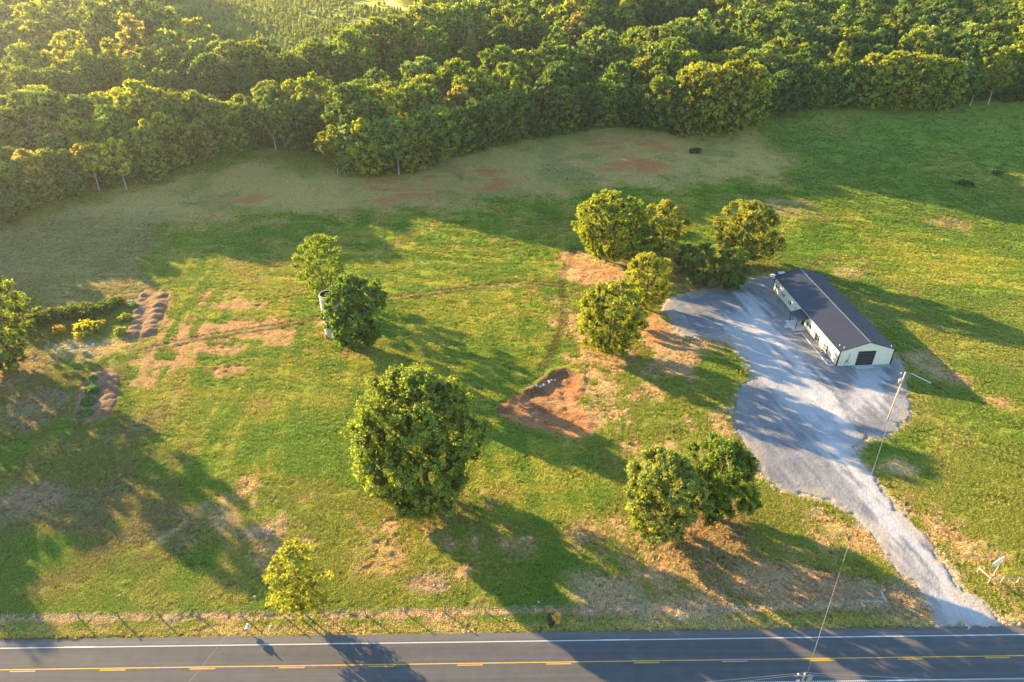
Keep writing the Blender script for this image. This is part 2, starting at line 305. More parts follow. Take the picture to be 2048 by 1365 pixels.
def row_noise(X, Y):
    """mower and tractor rows fanning over the lawn"""
    a = X + .12 * Y + 3.0 * fbm(X, Y, 45, 2, 1); b = Y + .1 * X + 4 * fbm(X, Y, 60, 2, 2)
    r1 = fbm(a, b * .10, 1.5, 2, 4); r2 = fbm(a * .10, b, 1.3, 2, 5)
    k = sstep(-.25, .25, fbm(X, Y, 70, 2, 0) + sstep(150, 110, Y) * .5 - sstep(20, 60, X) * .4)
    return r1 * k + r2 * (1 - k)
def paint(X, Y):
    n1 = fbm(X, Y, 30, 5, 0); n2 = fbm(X, Y, 8, 5, 1); n3 = fbm(X, Y, 2.5, 4, 2); n4 = fbm(X, Y, 60, 4, 3)
    stripe = fbm(X * .12, Y * 1.0 + X * .05, 1.6, 3, 4)            # mowing rows seen along the meadow
    rows = row_noise(X, Y)
    col = np.empty(X.shape + (3,), np.float32)
    def base(c): col[:] = np.array(c, np.float32)
    def put(c, m): 
        m = np.clip(m, 0, 1)[..., None]; col[:] = col * (1 - m) + np.array(c, np.float32) * m
    base((.115, .140, .030))
    put((.078, .130, .022), sstep(-.3, .6, n1))
    put((.19, .165, .06), sstep(.1, .75, n2 * .6 + n1 * .5) * .6)
    # right hand meadow
    sd = sdist(X, Y, RFIELD); m = sstep(-6, 6, sd + n2 * 6)
    put((.082, .132, .028), m); put((.132, .150, .042), m * sstep(.05, .7, n1 + .35 * n2) * .8)
    # lush mown part
    sd = sdist(X, Y, LUSH); m = sstep(-.8, .8, sd + n3 * 1.6)
    put((.078, .138, .022), m); put((.145, .172, .034), m * sstep(-.35, .6, n2 * .6 + n1 * .6 + stripe * .5 + rows * .45)); put((.20, .165, .06), m * sstep(.45, .95, n2 + n4 * .5) * .55)
    for pg in DULL:
        m = sstep(-5, 5, sdist(X, Y, pg) + n2 * 5); put((.095, .105, .035), m * .85); put((.16, .125, .06), m * sstep(.1, .8, n1 + n2 * .6) * .6)
        put((.070, .13, .022), m * sstep(.1, .6, fbm(X, Y, 14, 4, 5)) * .9)
    sd = sdist(X, Y, TAN); m = sstep(-8, 8, sd + n2 * 9 + n3 * 2)
    put((.32, .215, .085), m * .85); put((.115, .13, .045), m * sstep(.05, .6, n1 * .6 - n2 * .6) * .7); put((.30, .235, .13), m * sstep(.2, .8, stripe) * .45)
    m = sstep(-7, 7, sdist(X, Y, TANLEFT) + n2 * 8); put((.155, .145, .065), m * .75); put((.20, .175, .085), m * sstep(.0, .6, stripe + n2 * .4) * .6)
    for pg in REDS:
        m = sstep(-4, 4, sdist(X, Y, pg) + n2 * 6); put((.30, .120, .055), m * sstep(-.4, .4, n2 * .8 + stripe * .7) * .9)
    # dry straw and raked patches
    for pg in STRAWP:
        m = sstep(-4, 4, sdist(X, Y, pg) + n2 * 9 + n3 * 2); q = sstep(-.25, .35, n2 * .65 + n3 * .5 + rows * .35)
        put((.30, .215, .10), m * q * .85); put((.38, .27, .15), m * q * sstep(.1, .8, n3) * .7)
        put((.115, .15, .03), m * (1 - q) * .9)
    for pg in PINK:
        m = sstep(-1.5, 1.5, sdist(X, Y, pg) + n3 * 2.4 + n2 * 1.5); q = sstep(-.50, .20, fbm(X * .3, Y, 3.2, 3, 3) + rows * .7 + n3 * .3)
        put((.31, .185, .10), m * q * .9)
    for pg in ORANGE:
        m = sstep(-2.5, 2.5, sdist(X, Y, pg) + n2 * 5 + n3 * 1.5); put((.32, .215, .13), m * .9); put((.30, .15, .08), m * sstep(.0, .7, n2)); put((.36, .27, .16), m * sstep(.2, .8, fbm(X, Y, 14, 4, 4)) * .7)
    m = sstep(-.5, .5, sdist(X, Y, EXCAV) + n3 * 1.4)
    put((.27, .135, .07), m); put((.17, .085, .045), m * sstep(.0, .6, fbm(X * .35 + Y * .2, Y, 2.6, 4, 5))); put((.34, .22, .125), m * sstep(.25, .8, fbm(X * .3, Y * 1.2, 2.5, 4, 2)) * .7)
    # soil below trees of the yard
    for px, py, rr, s in ((865, 1002, 9, .5), (1336, 1083, 7, .7), (1420, 1040, 7, .7), (718, 700, 6, .5), (1220, 708, 8, .6), (1330, 530, 12, .6), (1480, 530, 9, .5), (1410, 575, 12, .7), (10, 745, 14, .7), (1440, 1130, 10, .6)):
        x, y, _ = P(px, py); d = np.hypot(X - x, Y - y); put((.24, .15, .085), sstep(rr, rr * .3, d + n2 * 3) * s)
    # vehicle tracks
    for pts, wd, gap, ts in (([(300, 700), (400, 677), (480, 664), (560, 653), (640, 636), (700, 620), (770, 601), (850, 589), (950, 577), (1050, 567), (1120, 572)], .38, 1.0, .85),
                         ([(1148, 500), (1130, 540), (1122, 580), (1128, 630), (1120, 670), (1085, 735)], .45, .5, .55),
                         ([(1610, 545), (1650, 520), (1720, 515), (1745, 530), (1700, 550)], .35, .7, .5)):
        l = [P(*q)[:2] for q in pts]; d = ldist(X, Y, l) + n3 * .15
        put((.060, .052, .024), sstep(wd * 1.7, wd * .7, np.abs(d - gap)) * ts); put((.20, .16, .075), sstep(gap * 1.9, gap, d) * sstep(wd * .5, wd * 1.6, np.abs(d - gap)) * .45)
    for px, py, rx, c in ((1700, 545, 5, (.30, .24, .13)), (1550, 420, 12, (.19, .16, .08)), (1030, 575, 2, (.3, .24, .12)), (1910, 445, 6, (.2, .17, .08)), (1795, 940, 3, (.33, .26, .15)), (1600, 1175, 6, (.30, .19, .11)), (1540, 1165, 5, (.36, .23, .13)),
                          (1230, 1195, 5, (.34, .25, .15)), (1390, 1215, 5, (.38, .3, .2)), (60, 1000, 6, (.24, .17, .11)), (140, 700, 7, (.30, .25, .16)), (230, 690, 5, (.33, .26, .13)), (60, 820, 7, (.2, .15, .09)), (520, 1065, 3, (.33, .22, .14)), (860, 1165, 2.5, (.28, .2, .14)), (1690, 1190, 4, (.3, .19, .11)), (1850, 1210, 6, (.28, .2, .13))):
        x, y, _ = P(px, py); d = np.hypot((X - x) * .6, Y - y); put(c, sstep(rx, rx * .25, d + n2 * rx * .5 + n3 * .5) * .85)
    # road verge
    u, v = road_uv(X, Y)
    put((.32, .25, .105), sstep(4.1, 2.6, v + n3 * .7) * sstep(.5, .8, 1 + 0 * v) * .85); put((.14, .16, .035), sstep(4.2, 2.2, v) * sstep(-.05, .5, fbm(X * .5, Y, 5, 4, 4)) * .7)
    d = ldist(X, Y, [FENCE_A - np.array([40, .3]), FENCE_A, FENCE_B])
    put((.36, .26, .18), sstep(.95, .3, np.abs(d) + n3 * .45) * .85)
    # woodland floor
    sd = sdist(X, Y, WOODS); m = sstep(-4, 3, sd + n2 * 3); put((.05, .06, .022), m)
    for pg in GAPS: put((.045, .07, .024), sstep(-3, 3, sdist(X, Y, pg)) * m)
    m = sstep(-4, 4, sdist(X, Y, CLEAR) + n2 * 4); put((.14, .17, .065), m); put((.22, .17, .11), m * sstep(.3, .9, n4 + n1 * .4) * .8)
    put((.4, .33, .22), sstep(4.5, 2.5, ldist(X, Y, TRAIL)))
    m = sstep(-6, 4, sdist(X, Y, FARFIELD) + n2 * 3); put((.10, .14, .045), m)
    sdg = sdist(X, Y, GRAVEL); put((.30, .27, .23), sstep(-1.2, .1, sdg + n3 * 1.0) * .75)
    for pg in (MOUND1, MOUND2): put((.26, .15, .09), sstep(-1.0, .5, sdist(X, Y, pg) + n3 * .8) * .9)
    q = sstep(.82, 1.12, col[..., 1] / (col[..., 0] + 1e-4))[..., None]
    col *= 1.05 + q * (np.array((1.38, 1.20, 1.0), np.float32) - 1.05)
    return col, sdg

# ------------------------------------------------------------------ the ground
ys = [-1200, -700, -400, -200, -100, -50, -20, 0, 15, 28]
ys += list(np.geomspace(38, 900, 700)); ys += list(np.geomspace(930, 3200, 14)); ys = np.array(ys)
us = np.concatenate([-np.geomspace(9, 1.04, 14), np.linspace(-1, 1, 640), np.geomspace(1.04, 9, 14)])
yy, uu = np.meshgrid(ys, us, indexing='ij')
dep = np.maximum(yy, 38) * math.cos(CAM_PITCH) + (CAM_H - np.minimum(Z(0, yy), 40)) * math.sin(CAM_PITCH)
xx = uu * dep * .80; zz = Z(xx, yy)
COLG, SDG = paint(xx, yy)
ru, rv = road_uv(xx, yy); bu, bv = bld_local(xx, yy)
flat = sstep(-1.0, .4, SDG)
flat = np.maximum(flat, sstep(2.2, 1.2, rv)); flat = np.maximum(flat, ((bu > -6) & (bu < BW + 1) & (bv > -2) & (bv < BL + 1)) * 1.0)
sdt = sdist(xx, yy, TAN); smooth_ = np.maximum(sstep(-3, 3, sdt) * .55, sstep(-8, 8, sdist(xx, yy, RFIELD)) * .35)
sdw = sdist(xx, yy, EXCAV)
rel = .19 * fbm(xx * .7, yy, 1.1, 3, 2, .6) + .07 * fbm(xx * .6, yy * 1.1, 3.2, 2, 3) + .06 * row_noise(xx, yy)
rel = rel * (1 - flat) * (1 - smooth_) + (fbm(xx, yy, 40, 3, 4) * .25) * (1 - flat)
rel += -.55 * sstep(0, 3, sdw) + .35 * sstep(1.4, .2, np.abs(sdw - .1)) * (yy > 118)
rel -= flat * .10
zz = zz + rel
V = np.stack([xx, yy, zz], -1).reshape(-1, 3); nr, nc = xx.shape
idx = np.arange(nr * nc).reshape(nr, nc)
F = np.stack([idx[:-1, :-1], idx[:-1, 1:], idx[1:, 1:], idx[1:, :-1]], -1).reshape(-1, 4)
me = np_mesh('ground', V, F, M_ground, True)
def set_col(me, col, rough=None):
    a = me.attributes.new('Col', 'FLOAT_COLOR', 'POINT'); c4 = np.ones((len(col), 4), np.float32); c4[:, :3] = col; a.data.foreach_set('color', c4.ravel())
    b = me.attributes.new('Rough', 'FLOAT', 'POINT'); b.data.foreach_set('value', (np.ones(len(col), np.float32) if rough is None else rough.astype(np.float32)).ravel())
set_col(me, COLG.reshape(-1, 3), (.8 - .45 * smooth_).ravel())
tag(link('ground', me), kind='structure')

# gravel yard and drive ------------------------------------------------
def sheet(name, pg, mat, step, hfun, cfun, margin=1.2, smooth=True):
    x0, y0 = pg.min(0) - margin; x1, y1 = pg.max(0) + margin
    X, Y = np.meshgrid(np.arange(x0, x1, step), np.arange(y0, y1, step))
    sd = sdist(X, Y, pg); H_ = hfun(X, Y, sd); Cc = cfun(X, Y, sd)
    keep = sd > -margin - .4; id_ = -np.ones(X.shape, int); id_[keep] = np.arange(keep.sum())
    q = np.stack([id_[:-1, :-1], id_[:-1, 1:], id_[1:, 1:], id_[1:, :-1]], -1).reshape(-1, 4); q = q[(q >= 0).all(1)]
    m_ = np_mesh(name, np.stack([X, Y, H_], -1)[keep], q, mat, smooth); set_col(m_, Cc[keep]); return m_
WHITE1 = [P(*q)[:2] for q in ((1500, 600), (1520, 650), (1590, 720), (1640, 790), (1680, 850), (1700, 900), (1745, 975), (1800, 1050), (1860, 1120), (1930, 1200), (1960, 1245))]
WHITE2 = [P(*q)[:2] for q in ((1480, 640), (1540, 740), (1600, 800), (1660, 860), (1690, 905))]
WHITE3 = [P(*q)[:2] for q in ((1745, 735), (1745, 770), (1730, 800), (1690, 830))]
def g_h(X, Y, sd):
    u, v = bld_local(X, Y); pad = ((u > -1.5) & (u < BW) & (v > 0) & (v < BL))
    l = fbm(X, Y, 1.6, 3, 2); rut = fbm(X * .45 - Y * .5, Y * .6 + X * .35, 1.1, 2, 3)
    return np.where(sd > 0, .05, .05) + .03 * l + .035 * rut * sstep(1, 4, sd) - sstep(.5, -1.0, sd + fbm(X, Y, 2.6, 5, 1, .7) * 1.6 + fbm(X, Y, .8, 2, 3) * .5) * .42 + Z(X, Y)
def g_c(X, Y, sd):
    c_ = np.empty(X.shape + (3,), np.float32); c_[:] = (.17, .175, .185)
    def put(c, m): m = np.clip(m, 0, 1)[..., None]; c_[:] = c_ * (1 - m) + np.array(c, np.float32) * m
    n1 = fbm(X, Y, 14, 4, 0); n2 = fbm(X, Y, 4, 4, 1)
    str_ = fbm(X * .9 + Y * .25, (Y * .12 - X * .1), 1.0, 3, 2)
    put((.24, .245, .25), sstep(-.1, .7, n1 + n2 * .4) * .7); n3 = fbm(X, Y, 1.6, 3, 4); put((.12, .122, .13), sstep(.2, .8, str_ + n3 * .5) * .55); put((.27, .265, .26), sstep(.2, .8, -str_ + n3 * .5) * .55)
    for l, wd, s in ((WHITE1, 4.2, .8), (WHITE2, 7.0, .6), (WHITE3, 3.5, .6)):
        d = ldist(X, Y, l); put((.42, .42, .42), sstep(wd, wd * .3, d + n2 * 1.8 + str_ * 2.2) * s)
    put((.46, .46, .45), sstep(.5, .9, str_ * .8 + n2 * .4) * sstep(10, 3, ldist(X, Y, WHITE2)) * .7)
    put((.33, .27, .20), sstep(2.6, .2, sd + n2 * 2) * .55); put((.11, .115, .125), sstep(.35, .9, -n1 - n2 * .3) * .4)
    return c_
gm = sheet('gravel_yard', GRAVEL, M_gravel, .3, g_h, g_c)
tag(link('gravel_drive', gm), kind='structure')

# dug out earth and two rows of dumped soil ------------------------------
def mound(name, pg, label, humps, amp):
    def hf(X, Y, sd):
        h = np.full(X.shape, -.3)
        for (x, y, r_, a) in humps:
            d = np.hypot(X - x, (Y - y)) / r_; h = np.maximum(h, a * np.exp(-d * d * 1.3) - .05)
        return h + .10 * fbm(X, Y, .9, 3, 1) + .16 * fbm(X, Y, 2.8, 2, 2) - sstep(.4, -1.0, sd) * .5
    def cf(X, Y, sd):
        n2 = fbm(X, Y, 2, 4, 2); c_ = np.empty(X.shape + (3,), np.float32); c_[:] = (.20, .12, .07)
        m = sstep(-.2, .7, n2)[..., None]; c_[:] = c_ * (1 - m) + np.array((.27, .17, .10), np.float32) * m; return c_
    m_ = sheet(name, pg, M_dirt, .3, hf, cf, 1.0)
    return tag(link(name, m_), label, 'dirt mound', 'rows of dumped soil')
hs = []
for i in range(8):
    for j, (ax, ay, bx, by) in enumerate(((285, 590, 262, 668), (325, 592, 298, 665))):
        t = i / 7; x, y, _ = P(ax + (bx - ax) * t, ay + (by - ay) * t); hs.append((x + random.uniform(-.3, .3), y + random.uniform(-.4, .4), 1.9, random.uniform(.55, .9)))
mound('dirt_mound', MOUND1, 'double row of rounded reddish soil heaps near the lit meadow', hs, 1)
hs = []
for i in range(6):
    for j, (ax, ay, bx, by) in enumerate(((190, 752, 162, 825), (225, 755, 205, 825))):
        t = i / 5; x, y, _ = P(ax + (bx - ax) * t, ay + (by - ay) * t); hs.append((x, y, 2.3, random.uniform(.5, .75)))
mound('dirt_mound', MOUND2, 'lower soil heap split by a strip of dark weeds', hs, 1)

# ------------------------------------------------------------------ road
def road_obj(name, mb, mat, z, label=None, cat=None, kind='structure', parent=None):
    o = mb.build(name, mat); o.location = (ROAD_O[0], ROAD_O[1], z); o.rotation_euler = (0, 0, ROAD_A); return tag(o, label, cat, kind=kind)
def strip(mb, x0, x1, v0, v1, n=1, jag0=0, jag1=0):
    xs = np.linspace(x0, x1, n + 1); vs = []
    for i, x in enumerate(xs):
        vs += [(x, v0 + (random.uniform(-jag0, jag0) if jag0 else 0), 0), (x, v1 + (random.uniform(-jag1, jag1) if jag1 else 0), 0)]
    return mb.add(vs, [(2 * i, 2 * i + 2, 2 * i + 3, 2 * i + 1) for i in range(n)])
mb = MB(); strip(mb, -600, -110, -9.5, 1.35, 20); strip(mb, -110, 110, -9.5, 1.4, 620, .05, .12); strip(mb, 110, 600, -9.5, 1.35, 20)
road_obj('road_shoulder', mb, M_should, .030)
mb = MB(); strip(mb, -600, 600, -6.62, .02); road_obj('road', mb, M_asph, .036)
mb = MB(); strip(mb, -600, 600, -.06, .10); road_obj('white_edge_line', mb, M_line, .042)
mb = MB(); strip(mb, -600, 600, -6.62, -6.45); road_obj('white_edge_line', mb, M_line, .042)
mb = MB(); strip(mb, -600, 600, -3.30, -3.17); road_obj('yellow_center_line', mb, M_yellow, .042)
mb = MB(); u0 = road_uv(*P(18, 1346)[:2])[0]
for k in range(-45, 46): strip(mb, u0 + k * 12.19, u0 + k * 12.19 + 3.5, -3.56, -3.43)
road_obj('yellow_dashes', mb, M_yellow, .042)
mb = MB()
for k in range(-400, 401):
    u = k * .30
    if (k // 14) % 9 in (3,): continue
    mb.add([(u, .02, 0), (u + .13, .02, 0), (u + .16, .26, 0), (u + .03, .26, 0)], [(0, 1, 2, 3)])
    mb.add([(u, -6.45, 0), (u + .13, -6.45, 0), (u + .13, -6.62, 0), (u, -6.62, 0)], [(0, 1, 2, 3)])
road_obj('rumble_strip', mb, M_groove, .048, kind='stuff')

# ------------------------------------------------------------------ trees
def norm(a): return a / np.maximum(np.linalg.norm(a, axis=-1, keepdims=True), 1e-6)
def leaf_mesh(name, cen, out, size, g, spread=.9):
    n = len(cen); nrm = norm(out * .9 * spread + g.normal(size=(n, 3)) * .6 + np.array([0, 0, .25]))
    t = norm(np.cross(nrm, g.normal(size=(n, 3)))); b = np.cross(nrm, t)
    s = size * g.uniform(.6, 1.25, (n, 1)); fold = nrm * s * .18
    V = np.stack([cen - t * s * .5, cen + b * s * .36 - fold, cen + t * s * .55, cen - b * s * .36 - fold], 1).reshape(-1, 3)
    return V, np.arange(n * 4).reshape(n, 4)
def crown(name, seed, Rr, z0, z1, npuff, puff, nclump, nleaf, leaf, shape='round', clump=.42, droop=0, lean=(0, 0), hole=0.0, core=13):
    g = np.random.default_rng(seed); H_ = (z1 - z0) / 2; zc = (z1 + z0) / 2
    k = np.arange(npuff) + .5; ph = math.pi * (1 + 5 ** .5) * k + g.uniform(0, 6.28)
    cz = 1 - 2 * k / npuff; cz = cz + g.normal(size=npuff) * .08; cz = np.clip(cz, -1, 1); sr = np.sqrt(1 - cz * cz)
    if shape == 'round': prof = sr ** .8
    elif shape == 'tall': prof = np.where(cz > 0, sr, sr ** .35)
    elif shape == 'cone': prof = np.clip((1.05 - cz) / 1.5, 0, 1) ** .8 * np.where(cz < -.7, sr + .3, 1)
    elif shape == 'dome': prof = np.where(cz > 0, sr ** .75, np.sqrt(np.clip(1 - np.abs(cz) ** 5, 0, 1)))
    elif shape == 'broad': prof = np.where(cz > 0, sr ** .7, sr ** .5)
    lob = 1 + .15 * np.sin(ph * 2 + seed + cz * 2) + .13 * np.sin(ph * 3 + seed * 2 + cz * 4) + g.normal(size=npuff) * .09
    pr = puff * g.uniform(.7, 1.35, npuff)
    rr = np.maximum(Rr * prof * lob - pr * .75, 0); inner = g.random(npuff) < .18; rr = np.where(inner, rr * .6, rr)
    pc = np.stack([np.cos(ph) * rr, np.sin(ph) * rr, zc + cz * (H_ - pr * .6)], -1)
    pc[:, 0] += lean[0] * (pc[:, 2] - z0); pc[:, 1] += lean[1] * (pc[:, 2] - z0)
    if hole: kp = g.random(npuff) > hole; pc = pc[kp]; pr = pr[kp]
    npf = len(pc); cen0 = np.array([lean[0] * (zc - z0), lean[1] * (zc - z0), zc])
    outp = norm(pc - cen0)
    d = norm(g.normal(size=(npf, nclump, 3)) + outp[:, None] * .75)
    cc = pc[:, None] + d * pr[:, None, None] * g.uniform(.62, 1.05, (npf, nclump, 1)) * np.array([1, 1, .8])
    if droop: cc[..., 2] -= droop * g.random((npf, nclump)) * pr[:, None]
    cc = cc.reshape(-1, 3); dd = norm(d * 1.0 + outp[:, None] * .3).reshape(-1, 3)
    off = g.normal(size=(len(cc), nleaf, 3)) * clump * .42
    lc = (cc[:, None] + off).reshape(-1, 3); lo = norm(dd[:, None] * .8 + norm(off) * .6).reshape(-1, 3)
    V, F = leaf_mesh(name, lc, lo, leaf, g)
    nk = core                                                   # added big leaves block sun inside each bough; shade is in their dark tone
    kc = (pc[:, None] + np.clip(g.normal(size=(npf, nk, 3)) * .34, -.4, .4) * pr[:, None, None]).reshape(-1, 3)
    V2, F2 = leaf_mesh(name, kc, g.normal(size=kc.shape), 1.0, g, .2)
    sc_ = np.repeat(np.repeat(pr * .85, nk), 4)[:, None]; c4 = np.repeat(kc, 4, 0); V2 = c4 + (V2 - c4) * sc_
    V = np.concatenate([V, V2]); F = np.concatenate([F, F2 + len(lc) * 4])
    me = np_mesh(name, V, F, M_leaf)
    tone = (g.random(len(cc))[:, None] * .45 + np.repeat(g.random(npf), nclump)[:, None] * .25 + g.random((len(cc), nleaf)) * .3).reshape(-1); tone = np.concatenate([tone, np.zeros(len(kc))])  # inner shade painted: core leaves all keep the darkest tone
    a = me.attributes.new('tone', 'FLOAT', 'POINT'); a.data.foreach_set('value', np.repeat(tone, 4).astype(np.float32))
    return me, pc
def trunk_mesh(name, pc, h, r0, mat, off=(0, 0), nlimb=6, g=None, split=.35, lowbare=0):
    g = g or random; mb = MB(); top = Vector((0, 0, 0)); best = max(pc, key=lambda q: q[2])
    pts = []; rad = []
    for t in (0, .04, .2, .4, .6, .8, .95):
        pts.append((off[0] * (1 - t) ** 2 + best[0] * t * t * .6 + g.uniform(-.1, .1), off[1] * (1 - t) ** 2 + best[1] * t * t * .6 + g.uniform(-.1, .1), t * h - .3 * (t == 0)))
        rad.append(r0 * (1.5 if t == 0 else 1.1 if t < .1 else (1 - t * .9)))
    mb.tube(pts, rad, 7)
    sel = g.sample(list(range(len(pc))), min(nlimb, len(pc)))
    for i in sel:
        q = Vector(pc[i]); zb = min(max(q.z - q.xy.length * .7, h * split * .6), h * .8); t = zb / h
        b = Vector(pts[0]).lerp(Vector(pts[-1]), t); k = min(int(t * 6), 5); b = Vector(pts[k]).lerp(Vector(pts[k + 1]), .5)
        m = b.lerp(q, .5) + Vector((g.uniform(-.3, .3), g.uniform(-.3, .3), -.08 * (q - b).length))
        mb.tube([b, m, q], [r0 * .38, r0 * .24, r0 * .09], 5, False)
    me = bpy.data.meshes.new(name); me.from_pydata(mb.v, [], mb.f); me.update(); me.polygons.foreach_set('use_smooth', [True] * len(me.polygons)); me.materials.append(mat)
    return me
YG = (.125, .150, .020); MG = (.080, .120, .018); DG = (.042, .080, .020); GL = (.135, .160, .03); OL = (.10, .11, .03); YL = (.21, .20, .028); GO = (.17, .15, .035)
def field_tree(px, py, top, wpx, label, col, shape='round', low=.12, seed=1, puff=None, npuff=70, nclump=26, nleaf=13, leaf=.36, off=(0, 0), cat='tree', name='field_tree', mat=None, clump=.42, hole=0, lean=(0, 0), r0=None, droop=0, core=13):
    x, y, z = P(px, py); h = height_for(x, y, z, top); Rr = wpx / 2 / CAM_F * depth_at(x, y, z + h * .55)
    t = thing(name, label, cat, (x, y, z - .05), 0); g = random.Random(seed)
    puff = puff or Rr * .19; npuff = int(npuff * 1.25); nclump = int(nclump * .8)
    me, pc = crown('crown', seed, Rr, h * low, h * .98, npuff, puff, nclump, nleaf, leaf, shape, clump, droop, lean, hole, core)
    c = link('crown', me, t); c.color = (*col, 1)
    tm = trunk_mesh('trunk', pc, h * .85, r0 or max(.16, h * .024), mat or M_bark, off, 9, g); link('trunk', tm, t)
    return t, h, Rr
field_tree(650, 592, 470, 94, 'medium tree with ragged crown left of the silo top', MG, 'broad', .10, 11, npuff=60, hole=.1, core=5)
field_tree(719, 699, 551, 112, 'dense egg shaped tree hiding the concrete silo', (.050, .092, .022), 'round', .06, 12, npuff=90, nclump=30, nleaf=9, leaf=.5)
field_tree(850, 1008, 742, 234, 'biggest round spreading tree in the middle of the meadow', (.085, .122, .030), 'dome', .05, 13, npuff=150, nclump=34, nleaf=14, leaf=.37, puff=1.95, off=(1.0, .3), clump=.5)
field_tree(1316, 1066, 903, 140, 'pale leaved round tree, left of the two standing nearest the drive', (.100, .130, .040), 'dome', .07, 14, npuff=90, nclump=30, nleaf=13, leaf=.34, off=(1.2, 0))
field_tree(1424, 1032, 886, 132, 'dark tree close behind the pale round one beside the drive', (.060, .098, .020), 'dome', .07, 15, npuff=90, nclump=26, nleaf=13, leaf=.34)
field_tree(613, 1232, 1096, 116, 'thin yellowish tree with bare twigs at the roadside fence', (.105, .125, .028), 'round', .10, 16, npuff=80, nclump=18, nleaf=9, leaf=.30, hole=.25, puff=1.1, core=3, mat=M_wood, r0=.13)
field_tree(1216, 706, 566, 132, 'bright green tree at the left corner of the gravel yard', (.105, .130, .022), 'broad', .08, 17, npuff=80)
field_tree(1270, 655, 578, 60, 'small yellow green tree squeezed between two larger ones by the gravel', YG, 'round', .1, 31, npuff=30)
field_tree(1290, 618, 506, 98, 'yellow green tree standing above the tip of the gravel yard', (.130, .145, .024), 'round', .08, 18, npuff=60)
field_tree(1213, 524, 383, 132, 'large lobed yellow green tree, leftmost of the group behind the yard', (.112, .145, .022), 'broad', .10, 19, npuff=85)
field_tree(1268, 522, 425, 70, 'shaded tree in the middle of the group behind the yard', MG, 'tall', .05, 32, npuff=45)
field_tree(1322, 508, 400, 88, 'twin topped golden tree on the right of the group behind the yard', (.122, .140, .028), 'tall', .10, 20, npuff=55, hole=.1)
field_tree(1485, 528, 402, 116, 'golden round tree standing alone behind the building corner', (.105, .125, .026), 'broad', .05, 21, npuff=85)
field_tree(1400, 574, 487, 62, 'low dark tree at the back edge of the gravel', (.050, .080, .022), 'round', .03, 22, npuff=40)
field_tree(1372, 545, 490, 50, 'small dark bushy tree left of the low dark one', (.045, .075, .02), 'round', .03, 33, npuff=26)
field_tree(1455, 576, 496, 70, 'dark low tree nearest the far end of the building', (.055, .085, .024), 'broad', .03, 23, npuff=45)
field_tree(12, 742, 535, 130, 'tall dark tree at the left edge of the photo', (.070, .105, .024), 'broad', .03, 24, npuff=110, nclump=28)
field_tree(58, 665, 582, 50, 'small bushy tree right of the tall one at the left edge', (.075, .11, .024), 'round', .02, 25, npuff=30)
# trees standing left of the view whose shade reaches the lawn
for i, (px, py, h, wd) in enumerate(((-150, 760, 20, 150), (-300, 840, 22, 170), (-240, 860, 17, 120), (-420, 700, 22, 170), (-520, 760, 20, 150), (-700, 700, 22, 170), (-330, 640, 20, 150), (-560, 620, 22, 160))):
    x, y, z = P(px, py); t = thing('field_tree', 'dark tree of the thicket beyond the left edge of the photo', 'tree', (x, y, z), 0, 'thicket beyond the left edge')
    me, pc = crown('crown', 60 + i, wd / 2 / CAM_F * depth_at(x, y, 10), 1.0, h, 45, 2.2, 20, 8, .6, 'broad', .5)
    c = link('crown', me, t); c.color = (*MG, 1); link('trunk', trunk_mesh('trunk', pc, h * .8, .4, M_bark), t)

# ---- woodland: ten kinds of crown shared by copies
KINDS = []
for i, (Rr, h, sh, low, pf, npf, hole, bare) in enumerate(((6.4, 19, 'broad', .02, 1.5, 84, 0, 0), (5.6, 20, 'broad', .02, 1.3, 84, 0, 0), (7.0, 18, 'round', .02, 1.6, 90, 0, 0), (4.8, 21, 'tall', .02, 1.2, 80, 0, 0),
        (6.0, 20, 'round', .30, 1.4, 60, .1, 1), (5.2, 17, 'round', .02, 1.3, 70, 0, 0), (8.0, 20, 'broad', .02, 1.8, 100, 0, 0), (3.8, 16, 'cone', .02, 1.0, 60, 0, 0), (5.8, 19, 'round', .45, 1.4, 50, .1, 1), (7.0, 22, 'broad', .02, 1.6, 100, 0, 0))):
    me, pc = crown('crown', 200 + i, Rr, h * low, h, npf, pf, 14, 8, .60, sh, .42, hole=hole)
    KINDS.append((me, trunk_mesh('trunk', pc, h * .85, .26 if bare else .32, M_palebark if bare else M_bark, nlimb=8, g=random.Random(i)), Rr, h))
TONES = [((.080, .120, .022), 'mid green'), ((.115, .148, .022), 'yellow green'), ((.050, .088, .024), 'dark green'), ((.128, .150, .026), 'golden green'), ((.095, .135, .045), 'pale green'), ((.125, .125, .040), 'olive brown')]
def wood_tree(x, y, kind, sc, tone, label, group, rz=None, name='woodland_tree', z=None, sz=1):
    me, tm, Rr, h = KINDS[kind]; t = thing(name, label, 'tree', (x, y, float(Z(x, y)) - .1 if z is None else z), random.uniform(0, 6.28) if rz is None else rz, group)
    t.scale = (sc, sc, sc * sz); c = link('crown', me, t); j = random.uniform(.85, 1.15); c.color = (tone[0] * j * random.uniform(.92, 1.08), tone[1] * j, tone[2] * j, 1)
    link('trunk', tm, t); return t
placed = []
def too_close(x, y, d):
    for q in placed:
        if abs(q[0] - x) < d and abs(q[1] - y) < d and math.hypot(q[0] - x, q[1] - y) < d * q[2]: return True
    return False
